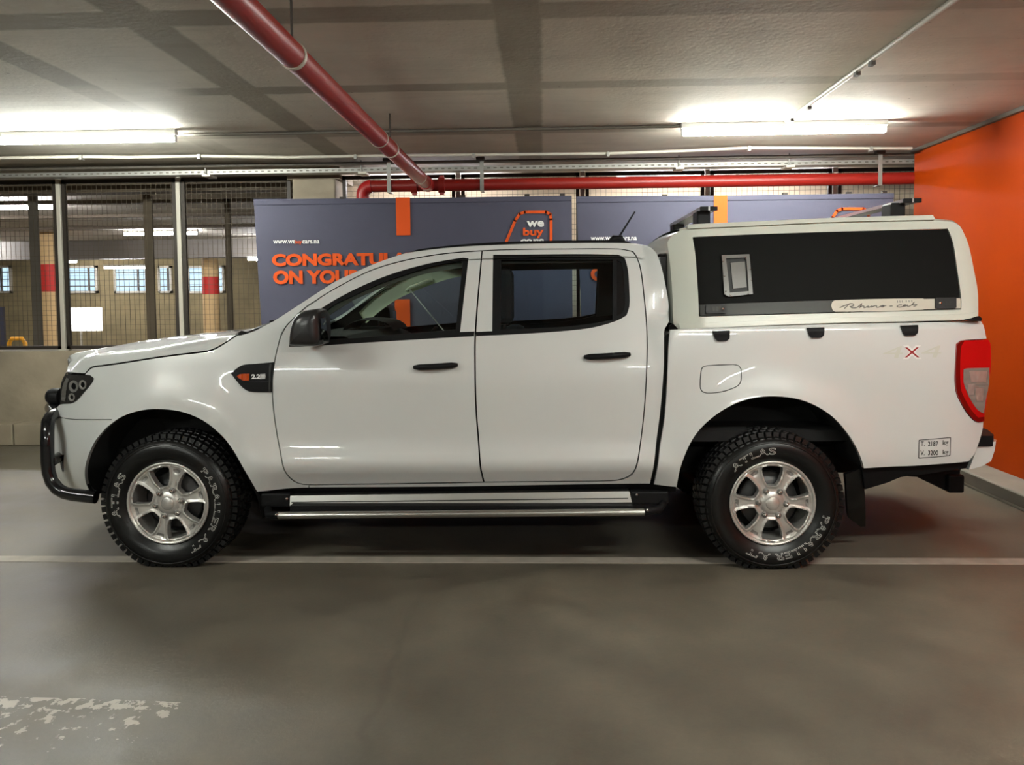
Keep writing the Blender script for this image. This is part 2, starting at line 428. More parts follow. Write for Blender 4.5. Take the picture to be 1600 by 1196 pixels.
struct('wall_right', MB().box(XW, XW+.25, Y_BACK, YE, 0, ZC-.028), 'orangewall')
kerb = struct('trim_1', MB().box(XW-.27, XW, Y_BACK, YE+.1, 0, .115, .012), 'kerbtop')
kf = MB().box(XW-.276, XW-.268, Y_BACK, YE+.1, .028, .104).build('kerb_face', 'kerbface', kerb)
struct('trim_2', MB().box(XW-.035, XW, Y_BACK, YE, ZC-.03, ZC), 'dkconduit')
# parapet under the mesh fence with its row of kerb blocks
YP = at(30, 697, 3.6)[1]; YP = atz(30, 697, 0)[1]
par_top = at(30, 549, YP+.22)[2]
wb = struct('wall_back', MB().box(X_L, 9.0, YP+.2, YP+.55, 0, par_top, .01), 'concrete')
kz = at(30, 663, YP)[2]
xs = [X_L, -9.6, -7.8, at(20, 680, YP)[0]]
while xs[-1] < 6.5: xs.append(xs[-1]+1.8)
for a, b in zip(xs[:-1], xs[1:]):
    MB().box(a+.006, b-.006, YP, YP+.2, 0, kz, .012).build('kerb_block', 'concrete', wb)
# painted bay line
l0 = atz(0, 872, 0); l1 = atz(1600, 880, 0); yl = (l0[1]+l1[1])/2
MB().box(-9.0, XW-.28, yl-.05, yl+.05, 0.0, .0025).build('bay_line', 'lineppaint', None, label='long pale painted parking bay line running under both near wheels of the truck', category='road marking')

# ------------------------------------------------------------------ lamps
def lamp(px0, px1, py, label, z=None, tubem='tube', cat='lamp', group=None, name='fluorescent_lamp', drop=.0):
    za = ZC-.075-drop
    a = atz(px0, py, za); b = atz(px1, py, za); y = (a[1]+b[1])/2
    return lamp_at(a[0], b[0], y, label, za, tubem, group, name)
def lamp_at(x0, x1, y, label, za=ZC-.075, tubem='tube', group=None, name='fluorescent_lamp', hang=False):
    t = thing(name, label, 'ceiling lamp', ((x0+x1)/2, y, za+.075 if not hang else za+.07), group)
    MB().box(x0-.02, x1+.02, y-.03, y+.03, za+.032, za+.076, .004).build('lamp_batten', 'batten', t)
    for xx in (x0-.015, x1+.003): MB().box(xx, xx+.012, y-.016, y+.016, za-.02, za+.034).build('tube_holder', 'batten', t)
    MB().tube([(x0, y, za), (x1, y, za)], .02, 10).build('lamp_tube', tubem, t)
    if hang:
        for xx in (x0+.2, x1-.2): MB().tube([(xx, y, za+.07), (xx, y, ZC)], .006, 5).build('hanger_rod', 'dkconduit', t)
    return t
lamp(1070, 1376, 206, 'lit fluorescent tube lamp on the ceiling above the truck canopy')
lamp(-25, 278, 220, 'lit fluorescent tube lamp on the ceiling at the upper left, above the mesh fence')
for xx, yy, wh in ((-3.7, -2.4, 'nearer of the two on the left'), (1.95, -2.4, 'nearer of the two on the right'), (-3.7, -7.2, 'farther of the two on the left'), (1.95, -7.2, 'farther of the two on the right')):
    lamp_at(xx-.75, xx+.75, yy, 'lit ceiling tube lamp behind the viewpoint, '+wh, group='lamps behind the viewpoint')
# lamps of the deck beyond the fence
lamp(-30, 105, 325, 'large lit tube lamp beyond the mesh fence, nearest of those seen at the far left', tubem='tubecool')
lamp(190, 312, 366, 'lit tube lamp with violet glow on the ceiling beyond the mesh fence', tubem='tubecool')
p = at(98, 410, 16.5); q = at(120, 410, 16.5)
lamp_at(p[0]-.3, q[0], 16.5, 'short lit tube lamp low beyond the fence, just right of the thick red banded column', p[2], 'tubecool', hang=True)
for xx, yy in ((-9.5, 7.0), (-12.8, 13.0)):  # unseen lamps added to brighten the far deck
    lamp_at(xx-.75, xx+.75, yy, ('nearer' if yy < 9 else 'farther')+' added tube lamp brightening the far deck, out of frame to the left', tubem='tubecool', group='added far deck lamps out of frame')
p = at(163, 419, 15.6); q = at(231, 419, 15.6)
lamp_at(p[0], q[0], 15.6, 'lit tube lamp hanging in front of the far daylight window', p[2], 'tubecool', hang=True)
p = at(388, 406, 13.0); q = at(420, 406, 13.0)
lamp_at(p[0], q[0], 13.0, 'lit tube lamp beyond the fence, just left of the first banner edge', p[2], 'tubecool', hang=True)
p = at(985, 299, 5.3); q = at(1085, 299, 5.3)
lamp_at(p[0]-.2, q[0]+.1, 4.75, 'lit tube lamp behind the mesh fence above the second banner', p[2]+.06, 'tubedim', hang=True)
zl_ = HC+(at(1000, 285, 3.55)[2]-HC)*(4.75+DC)/(3.55+DC)-.01  # height for two added lamps that light the cream wall from behind the pipe
lamp_at(-1.9, -.5, 4.75, 'added tube lamp behind the mesh fence above the first banner, hidden by the red pipe', zl_, 'tubedim', hang=True)
lamp_at(1.9, 3.0, 4.75, 'added unseen tube lamp behind the mesh fence near the end of the orange wall', zl_, 'tubedim', hang=True)

# ------------------------------------------------------------------ deck beyond the fence
YW2 = 5.35
struct('wall_cream', MB().box(at(505, 400, YW2)[0], 9.0, YW2, YW2+.2, 0, ZC), 'cream')
far_wall = struct('wall_far', MB().box(X_L, 2.5, Y_FAR, Y_FAR+.3, 0, ZC), 'brownwall')
for k, (xa, xb) in enumerate(((-40, 20), (104, 154), (178, 232), (247, 270), (293, 352))):
    a = at(xa, 416, Y_FAR-.02); b = at(xb, 458, Y_FAR-.02)
    wn = struct('window_%d' % (k+1), MB().box(a[0]+.05, b[0]-.05, Y_FAR-.03, Y_FAR-.015, b[2]+.05, a[2]-.05), 'sky')
    fr = MB(); t = .06
    fr.box(a[0], b[0], Y_FAR-.07, Y_FAR, a[2]-t, a[2]); fr.box(a[0], b[0], Y_FAR-.07, Y_FAR, b[2], b[2]+t)
    fr.box(a[0], a[0]+t, Y_FAR-.07, Y_FAR, b[2], a[2]); fr.box(b[0]-t, b[0], Y_FAR-.07, Y_FAR, b[2], a[2])
    fr.build('window_frame', 'lightsteel', wn)
    mb = MB(); xm = a[0]+(b[0]-a[0])*.72
    mb.box(xm-.025, xm+.025, Y_FAR-.06, Y_FAR-.01, b[2]+t, a[2]-t); mb.build('mullion', 'dkconduit', wn)
    for j in range(1, 4):
        z = b[2]+(a[2]-b[2])*j/4; MB().box(a[0]+t, b[0]-t, Y_FAR-.05, Y_FAR-.03, z-.012, z+.012).build('glazing_bar', 'dkconduit', wn)
zb = at(200, 404, 13.6)[2]
struct('trim_3', MB().box(X_L, 2.4, 13.6, 14.0, zb, ZC), 'dkconduit')
struct('trim_4', MB().box(X_L, at(462, 300, 4.5)[0], 4.5, 4.75, at(200, 300, 4.5)[2], ZC), 'brownpost')
for k, yy in enumerate((6.4, 8.2, 10.2)):
    struct('trim_%d' % (5+k), MB().box(X_L, -2.7, yy, yy+.12, ZC-.045, ZC), 'brownpost')
def column(px0, px1, pyb, py_r0, py_r1, Y, label):
    a = at(px0, 450, Y); b = at(px1, 450, Y); r = (b[0]-a[0])/2; cx = (a[0]+b[0])/2
    t = thing('column', label, 'column', (cx, Y, 0))
    MB().tube([(cx, Y, 0), (cx, Y, ZC)], r, 20, False).build('shaft', 'colcream', t)
    z1 = at(px0, py_r0, Y)[2]; z0 = at(px0, py_r1, Y)[2]
    MB().tube([(cx, Y, z0), (cx, Y, z1)], r*1.015, 20, False).build('painted_band', 'colred', t)
column(66, 104, 548, 414, 456, 11.5, 'thick cream column with a red band beyond the fence, at the far left')
column(317, 342, 548, 433, 460, 15.0, 'slim cream column with a red band seen above the truck bonnet')
def post(px, py0, wpx, Y, m, label, z0=0.0, z1=ZC, depth=.04, name='steel_post'):
    a = at(px-wpx/2, py0, Y); b = at(px+wpx/2, py0, Y)
    t = thing(name, label, 'post', ((a[0]+b[0])/2, Y, z0))
    MB().box(a[0], b[0], Y, Y+depth, z0, z1).build('shaft', m, t)
    MB().box(a[0]-.04, b[0]+.04, Y-.03, Y+depth+.03, z0, z0+.02).build('base_plate', m, t)
    return t
post(233, 420, 13, 5.2, 'brownpost', 'brown steel post standing behind the fence, between its two left posts')
post(357, 420, 8, 6.4, 'brownpost', 'narrow brown steel post behind the fence, right of the slim cream column')
post(54, 420, 13, 5.2, 'dkconduit', 'grey brown steel post behind the fence, just left of the thick cream column')
post(2, 520, 7, 4.6, 'bannerf', 'short dark blue post at the left edge of the picture behind the low wall', z1=at(3, 480, 4.6)[2], name='bollard')
# yellow hoop barrier and lit sign far off
Yh = 13.0; a = at(14, 528, Yh); b = at(39, 528, Yh); hz = at(25, 528, Yh)[2]
t = thing('hoop_barrier', 'small yellow hoop barrier on the floor far beyond the fence at the left edge', 'barrier', ((a[0]+b[0])/2, Yh, 0))
MB().tube([(a[0], Yh, 0), (a[0], Yh, hz-.12), (a[0]+.06, Yh, hz-.02), (b[0]-.06, Yh, hz-.02), (b[0], Yh, hz-.12), (b[0], Yh, 0)], .045, 8).build('hoop_tube', 'yellow', t)
Ys = 14.5; a = at(108, 481, Ys); b = at(161, 517, Ys); xm = at(126, 520, Ys)[0]
t = thing('sign_board', 'glowing blank white sign board on a thin pole beyond the fence', 'sign', (xm, Ys, 0))
MB().box(a[0], b[0], Ys-.04, Ys, b[2], a[2], .015).build('sign_face', 'sign', t)
MB().tube([(xm, Ys+.02, 0), (xm, Ys+.02, a[2]-.1)], .025, 8).build('sign_pole', 'lightsteel', t)

# ------------------------------------------------------------------ concrete pier and mesh fences on the parapet
YF = YP+.34
ca = at(462, 290, YF); cb = at(528, 290, YF)
pr = thing('concrete_pier', 'square bare concrete pier on the low wall behind the first banner', 'column', ((ca[0]+cb[0])/2, YF, 0))
MB().box(ca[0], cb[0], YF-.12, YF+.45, par_top, ZC, .015).build('pier_shaft', 'concrete', pr)
MB().box(ca[0]-.05, cb[0]+.05, YF-.125, YF+.46, ZC-.12, ZC-.0).build('pier_head', 'concrete', pr)
def fence(px_a, px_b, posts, label):
    xa = at(px_a, 290, YF)[0]; xb = at(px_b, 290, YF)[0]; zt = at(300, 279, YF)[2]; z0 = par_top
    t = thing('mesh_fence', label, 'fence', ((xa+xb)/2, YF, z0))
    xsn = [at(p_, 290, YF)[0] for p_ in posts]
    for x in xsn:
        MB().box(x-.022, x+.022, YF-.03, YF+.014, z0, ZC, .004).build('fence_post', 'lightsteel', t)
        MB().box(x-.05, x+.05, YF-.035, YF+.03, z0, z0+.012).build('post_foot', 'lightsteel', t)
    ed = [xa]+xsn+[xb]
    for a, b in zip(ed[:-1], ed[1:]):
        a2 = a+.03; b2 = b-.03
        if b2-a2 < .1: continue
        MB().box(a2, a2+.035, YF-.015, YF+.02, z0+.01, zt).build('frame_upright', 'darksteel', t)
        MB().box(b2-.035, b2, YF-.015, YF+.02, z0+.01, zt).build('frame_upright', 'darksteel', t)
        MB().box(a2, b2, YF-.015, YF+.02, zt-.035, zt).build('frame_rail', 'darksteel', t)
        MB().box(a2, b2, YF-.015, YF+.02, z0+.01, z0+.045).build('frame_rail', 'darksteel', t)
        mb = MB(); w_ = .0013
        n = int((b2-a2)/.05)
        for i in range(1, n):
            x = a2+(b2-a2)*i/n; mb.box(x-w_, x+w_, YF-.004, YF, z0+.03, zt-.02)
        n = int((zt-z0)/.05)
        for i in range(1, n):
            z = z0+(zt-z0)*i/n; mb.box(a2+.02, b2-.02, YF, YF+.004, z-w_, z+w_)
        mb.build('wire_mesh', 'wire', t, recalc=False)['kind'] = 'stuff'
    return t
fence(-190, 459, (-95, 92, 279), 'steel mesh fence on the low wall left of the concrete pier')
fence(531, 1560, (716, 910, 1105, 1304, 1500), 'steel mesh fence on the low wall behind the banners and red pipe')

# ------------------------------------------------------------------ services under the soffit
YH = 3.55
hz = at(1000, 285, YH)[2]; hx0 = at(566, 290, YH)[0]
px_ = at(669, 287, YH)[0]
fp = thing('fire_pipe', 'red fire main: a long run along the ceiling meeting a cross pipe over the banners', 'pipe', (px_, YH, ZC))
R1 = .058
dir_z = at(388, 8, -1.2)
MB().tube([(px_, -4.0, hz), (px_, YH-.05, hz)], R1, 20).build('long_pipe', 'redpipe', fp)
MB().tube([(hx0+.09, YH, hz), (5.0, YH, hz)], R1*.98, 20).build('cross_pipe', 'redpipe', fp)
el = [(hx0+.09-.085*math.sin(a), YH, hz-.085+.085*math.cos(a)) for a in np.linspace(0, math.pi/2, 8)]
MB().tube(el+[(hx0+.005, YH, hz-.16)], R1*1.08, 18).build('elbow', 'redpipe2', fp)
MB().tube([(hx0+.005, YH, hz-.15), (hx0+.005, YH, .1)], R1*.95, 16).build('down_pipe', 'redpipe', fp)
for xx in (px_-.13, px_+.13):
    MB().tube([(xx-.03, YH, hz), (xx+.03, YH, hz)], R1*1.28, 18).build('pipe_coupling', 'redpipe', fp)
    for s_ in (-1, 1): MB().box(xx-.02, xx+.02, YH-.02, YH+.02, hz+s_*(R1*1.2)-.02, hz+s_*(R1*1.2)+.02).build('coupling_bolt', 'redpipe', fp)
MB().tube([(px_, YH-.22, hz), (px_, YH-.03, hz)], R1*1.15, 18).build('pipe_coupling', 'redpipe2', fp)
for y_ in (YH-.55, 1.2):
    MB().tube([(px_, y_-.008, hz), (px_, y_+.008, hz)], R1*1.06, 18).build('weld_ring', 'lightsteel', fp)
for y_ in (-.72, 1.6):
    MB().tube([(px_, y_-.014, hz), (px_, y_+.014, hz)], R1*1.09, 18).build('clamp_ring', 'lightsteel', fp)
    MB().tube([(px_, y_, hz+R1), (px_, y_, ZC)], .006, 6).build('hanger_rod', 'darksteel', fp)
for pxx in (608, 753, 1375):
    x = at(pxx, 285, YH-.06)[0]
    MB().box(x-.018, x+.018, YH-R1-.008, YH-R1-.002, hz-R1*1.1, ZC-.02).build('hanger_strap', 'galv', fp)
    MB().box(x-.018, x+.018, YH-R1-.008, YH+R1, hz-R1*1.1-.006, hz-R1*1.1).build('hanger_strap', 'galv', fp)
    MB().box(x-.05, x+.03, YH-.11, YH-.04, ZC-.035, ZC-.005, .006).build('beam_clamp', 'darksteel', fp)
# perforated cable tray
YT = 3.60
zt1 = at(400, 265, YT)[2]; zt0 = at(400, 271.5, YT)[2]
ct = thing('cable_tray', 'long perforated steel cable tray under the ceiling along the top of the mesh fence', 'cable tray', (0, YT, zt0))
MB().box(X_L+.5, 8.0, YT, YT+.14, zt0, zt0+.004).build('tray_floor', 'galv', ct)
mb = MB(); z_h0 = zt0+(zt1-zt0)*.35; z_h1 = zt0+(zt1-zt0)*.7
mb.box(X_L+.5, 8.0, YT-.004, YT, zt0, z_h0); mb.box(X_L+.5, 8.0, YT-.004, YT, z_h1, zt1)
x = -8.0
while x < 5.0: mb.box(x, x+.032, YT-.004, YT, z_h0, z_h1); x += .062
o = mb.build('tray_side', 'galv', ct, recalc=False); o['kind'] = 'stuff'
MB().box(X_L+.5, 8.0, YT+.002, YT+.05, zt0+.005, zt1-.004).build('cable_bundle', 'dkconduit', ct)
for pxx in (322, 565, 1060, 1232):
    x = at(pxx, 262, YT)[0]
    MB().tube([(x, YT-.02, zt0-.01), (x, YT-.02, ZC)], .007, 6).build('hanger_rod', 'galv', ct)
    MB().box(x-.03, x+.05, YT-.035, YT+.14, zt0-.022, zt0-.002).build('tray_bracket', 'lightsteel', ct)
def conduit(pts, r, m, label, clips=(), name='conduit', clipm='galv'):
    t = thing(name, label, 'conduit', tuple(pts[0]))
    MB().tube(pts, r, 8).build('conduit_tube', m, t)
    for c in clips: MB().box(c[0]-.012, c[0]+.012, c[1]-.03, c[1]+.02, c[2]-.03, c[2]+.012).build('conduit_clip', clipm, t)
    return t
zc = ZC-.035
pts = [atz(px, py, zc) for px, py in ((-200, 249), (0, 247), (128, 245), (200, 246), (312, 244), (450, 246), (556, 244), (740, 242), (950, 240), (1070, 236), (1170, 231), (1360, 232), (1425, 232))]
conduit(pts, .014, 'conduit', 'thin pale conduit sagging between clips on the ceiling behind the lamps', [pts[2], pts[4], pts[6], pts[7], pts[8], pts[10], pts[11]])
ya = atz(400, 258, zc)[1]
conduit([(X_L+.5, ya, zc), (6.0, ya, zc)], .016, 'dkconduit', 'straight dark conduit on the ceiling right in front of the cable tray')
ya = atz(600, 209, zc)[1]; xa = atz(283, 213, zc)[0]; xb = atz(1062, 207, zc)[0]
conduit([(xa, ya, ZC-.018), (xb, ya, ZC-.018)], .013, 'dkconduit', 'thin grey conduit on the ceiling linking the two lit lamps')
a = atz(1229, 193, zc); xx = a[0]
conduit([(xx, -4.0, ZC-.016), (xx, a[1], ZC-.016)], .016, 'conduit', 'pale conduit on the ceiling running from the right lamp towards the viewer',
        [(xx, y_, ZC-.02) for y_ in (.4, .62, 1.5, 1.9)], clipm='darksteel')
# ------------------------------------------------------------------ banners
YB = 3.02
def flat_text(mb, s, box_px, Y, bold=0.0, spacing=1.0, slant=0.0):
    x0, x1, y0, y1 = box_px; a = at(x0, y1, Y); b = at(x1, y0, Y)
    q, fs = fit_text(s, a[0], b[0], a[2], b[2], bold, spacing, slant=slant)
    mb.add([(x, Y, z) for x, z in q], fs)
def banner(xl, xr, yl_, yr_, label, dx, first, dy=0.0):
    a = at(xl, yl_, YB); b = at(xr, yr_, YB); zt = (a[2]+b[2])/2
    t = thing('banner_stand', label, 'banner', ((a[0]+b[0])/2, YB, 0))
    rows = []
    nx = 60; nz = 24
    for j in range(nz+1):
        v = j/nz; r = []
        for i in range(nx+1):
            u = i/nx
            x = a[0]+(b[0]-a[0])*u + (.085*(1-v) if u == 0 else 0)
            z = .06+(a[2]+(b[2]-a[2])*u-.06)*v
            fold = .006*math.sin(u*9+v*5)*(1-abs(2*v-1))+.02*math.exp(-((u-.06-.16*v+.10)/.03)**2)*(v > .25)*.35
            r.append((x, YB+.004+fold*.4, z))
        rows.append(r)
    MB().grid(rows).build('banner_fabric', 'bannerf', t, recalc=False)
    MB().grid([[(p[0], p[1]+.02, p[2]) for p in r][::-1] for r in rows[::nz//2]]).build('banner_backing', 'bannerf', t)
    MB().box(a[0], b[0], YB-.004, YB+.03, zt-.045, zt-.0, .004).build('top_hem', 'bannerf', t)
    for x in (a[0]+.1, b[0]-.05):
        MB().tube([(x, YB+.06, .02), (x, YB+.06, zt-.02)], .018, 8).build('stand_leg', 'darksteel', t)
        MB().box(x-.03, x+.03, YB-.02, YB+.32, 0, .03, .004).build('stand_foot', 'darksteel', t)
    for u in (.28, .66, .86, .97):
        x = a[0]+(b[0]-a[0])*u; MB().box(x-.02, x+.025, YB+.0, YB+.03, zt-.002, zt+.02, .003).build('hook', 'darksteel', t)
    yf = YB-.008
    def ft(mb, s, bx, Y, *a): flat_text(mb, s, (bx[0], bx[1], bx[2]+dy, bx[3]+dy), Y, *a)
    mb = MB(); ft(mb, 'www.we', (427+dx, 461.5+dx, 375.2, 381), yf, .02)
    ft(mb, 'cars.na', (472.5+dx, 499+dx, 375.2, 381), yf, .02)
    mb.build('web_address_lettering', 'white', t, recalc=False)
    mb = MB(); ft(mb, 'buy', (460.5+dx, 471.5+dx, 374.6, 383), yf, .02)
    mb.build('web_address_lettering', 'orange', t, recalc=False, label='orange word in the web address')
    mb = MB(); ft(mb, 'CONGRATULATIONS', (425+dx, 726+dx, 393.5, 416.5), yf, .05, 1.0)
    ft(mb, 'ON YOUR', (427+dx, 565+dx, 421.5, 444.5), yf, .05, 1.0)
    mb.build('headline_lettering', 'orange', t, recalc=False)
    bx = 630+dx-.0
    for (y0, y1) in ((308.5 if first else 305.5, 368), (468, 640)):
        p0 = at(bx-10.5, y1+dy, yf); p1 = at(bx+10.5, y0, yf)
        MB().box(p0[0], p1[0], yf-.001, yf+.004, p0[2], p1[2]).build('orange_bar', 'orange', t)
    lx = dx
    def q(px, py): r_ = at(px+lx, py+dy, yf); return (r_[0], yf, r_[2])
    out = [(783, 403), (789, 383), (805, 345), (812, 334.5), (820, 331.5), (853, 331.3), (860, 335), (861, 343), (861, 403)]
    mb = MB(); w_ = 4.2/172/2
    P = [np.array(q(*o_)) for o_ in out]
    for p0, p1 in zip(P[:-1], P[1:]):
        d = (p1-p0)/np.linalg.norm(p1-p0); nn = np.array([-d[2], 0, d[0]])*w_; e_ = d*w_*.6
        mb.add([p0-nn-e_, p1-nn+e_, p1+nn+e_, p0+nn-e_], [(0, 1, 2, 3)])
    mb.build('logo_outline', 'orange', t, recalc=False)
    mb = MB(); ft(mb, 'we', (823+lx, 850+lx, 345, 355), yf, .03); ft(mb, 'cars', (813+lx, 850+lx, 373.5, 383), yf, .03)
    mb.build('logo_lettering', 'white', t, recalc=False)
    mb = MB(); ft(mb, 'buy', (817.5+lx, 849.5+lx, 355.5, 372.5), yf, .03)
    mb.build('logo_lettering', 'orange', t, recalc=False, label='orange word of the logo')
    return t
banner(396, 893.5, 311, 308, 'navy banner with orange congratulations lettering, the one left of the gap', 0, True)
banner(900.5, 1397, 307, 304, 'navy banner with orange lettering, the one right of the gap behind the canopy', 496, False, -5.0)

#TRUCK
# ------------------------------------------------------------------ the truck
W_R = .372                                  # tyre radius
def wheel_xz(px, py):
    p = at(px, py, .02); return p[0], p[2]
WF = wheel_xz(264, 786); WR = wheel_xz(1206, 786)
ARC = ((WF[0]+.02, WF[1]+.07), (WR[0], WR[1]+.07))
def S(x, z):
    """inward offset of the near body side from the outermost plane Y = 0"""
    x = np.asarray(x, float); z = np.asarray(z, float)
    s = .045+.07*np.clip((.62-z)/.25, 0, 2)**2-.034*np.exp(-((z-.56)/.075)**2)*np.clip((x+1.7)/.3, 0, 1)*np.clip((.75-x)/.2, 0, 1)
    up = np.clip(z-.98, 0, None); b = 1.20-.98
    cab = np.where(up < b, .040*(up/b)**2, .040+.30*(up-b)+.14*np.clip(up-b, 0, None)**2)
    bedc = .012*(np.clip(up, 0, .25)/.25)**2+.03*np.clip((z-1.25)/.05, 0, 2)**2
    t_ = np.clip((x-.55)/.12, 0, 1); s = s+cab*(1-t_)+bedc*t_
    s = s+.007*np.exp(-((z-1.165)/.02)**2)*0
    f = np.clip((-2.02-x)/.82, 0, 1.3); s = s+.30*f**2.0
    r = np.clip((x-2.02)/.40, 0, 1.5); s = s+.10*r**2.2
    for cx, cz in ARC:
        d = np.hypot(x-cx, z-cz); s = s-.045*np.exp(-(np.clip(d-.47, 0, None)/.12)**2)
    return s
def SP(px, py, surf=S, off=0.0):            # photograph point -> (x, z) on a body surface
    y = .05
    for _ in range(12):
        p = at(px, py, y); y = float(surf(p[0], p[2]))-off
    p = at(px, py, y); return (p[0], p[2])
def XZ(pts, surf=S, off=0.0): return [SP(a, b, surf, off) for a, b in pts]
def smp(pts, surf=S, step=.035, corner=38, off=0.0): return smooth_poly(XZ(pts, surf, off), step, corner)
truck = thing('pickup_truck', 'white double cab pickup truck with white and black canopy and black bull bar', 'truck', (0, YC, 0))

# --- outlines traced from the photograph
hood_gap = [(103, 586), (133, 586), (143, 576), (160, 573), (185, 569.6), (240, 561), (277, 556), (315, 551.6), (330, 549), (345, 541.7), (360, 532), (371.7, 524.4)]
apillar = [(399.5, 517), (408.5, 512), (428, 502), (450, 488), (469, 475.5), (505, 452), (526, 439), (552, 427), (577, 416), (596, 408.3), (617, 401), (634, 396)]
roofline = [(665, 391.5), (690, 388.5), (728, 385.5), (780, 383), (850, 381), (940, 380), (980, 380.5), (996, 382), (1010, 384.5), (1018, 388), (1025, 395), (1030, 407), (1035, 423), (1042, 458), (1045, 480), (1045.3, 502), (1038.5, 514), (1037.5, 525), (1037, 573), (1031.8, 640), (1025, 694), (1018.4, 742), (1015.5, 756)]
door_front = [(752, 393), (720, 395), (690, 398), (660, 402.5), (630, 408.6), (600, 416.6), (577, 424.9), (555, 435), (540, 443), (520, 454), (505, 463), (494, 471), (480, 480), (465, 493), (450, 508), (444, 517), (440, 525), (434, 546), (430.3, 564), (427.3, 585), (426.4, 614), (428.5, 642), (435, 686), (441.5, 720.7), (448, 739.4), (460, 751.5), (473.7, 756.4), (490, 757.2)]
door_f_rear = [(754.4, 753), (750, 734), (746.8, 694), (742.7, 640), (741, 573.5), (741.6, 520)]
door_r = [(754.2, 393), (770, 392), (800, 391), (880, 390), (967, 390), (988, 394), (994, 402), (1000, 420.5), (1004.6, 455.7), (1009, 502.5), (1010.3, 537.6), (1010, 560), (1008.5, 600), (1005, 648.5), (999.6, 694), (994, 726), (987.6, 739.4), (974, 747.5), (955.5, 750.7), (880, 751.7), (757.2, 753), (752.6, 734), (749.4, 694), (745.2, 640), (743.5, 573.5), (744.1, 520)]
win_f = [(732, 404), (719, 519), (741.3, 518.3), (740.8, 525.5), (600, 534), (480, 541.5), (451, 542), (457, 524), (468, 508), (505, 480), (547, 456), (590, 436.5), (632, 421.8), (675, 411), (724, 402.8)]
win_r = [(770.5, 398), (965, 398), (976.5, 404), (981, 420.5), (983.5, 455.6), (983.5, 479), (979, 493), (965, 501), (927, 512), (880, 517.7), (810, 522.4), (744, 525.5), (744, 519), (769, 517.7)]
arch_f = [(146, 777), (135, 758), (132.6, 736), (138.5, 710.6), (149.6, 688), (167, 667.7), (189, 652), (218, 642), (246.5, 639.4), (281, 643), (310, 653.4), (332, 667.7), (353, 688), (370, 713), (384.7, 739), (402, 768.5)]
arch_r = [(1057, 761), (1062, 735), (1071, 709), (1086, 680.6), (1109, 656), (1139, 635.6), (1169, 624), (1202.5, 619.5), (1240, 622.5), (1270, 632), (1300, 650.6), (1322.5, 675), (1339, 701), (1348, 724), (1350, 732)]
headlight = [(103, 586), (133, 587), (140, 587.5), (146, 592), (143.4, 598), (130, 614), (119, 626.6), (110, 630.4), (94, 632), (94.5, 613), (96.4, 597), (99.5, 589)]
sides = (False, True)
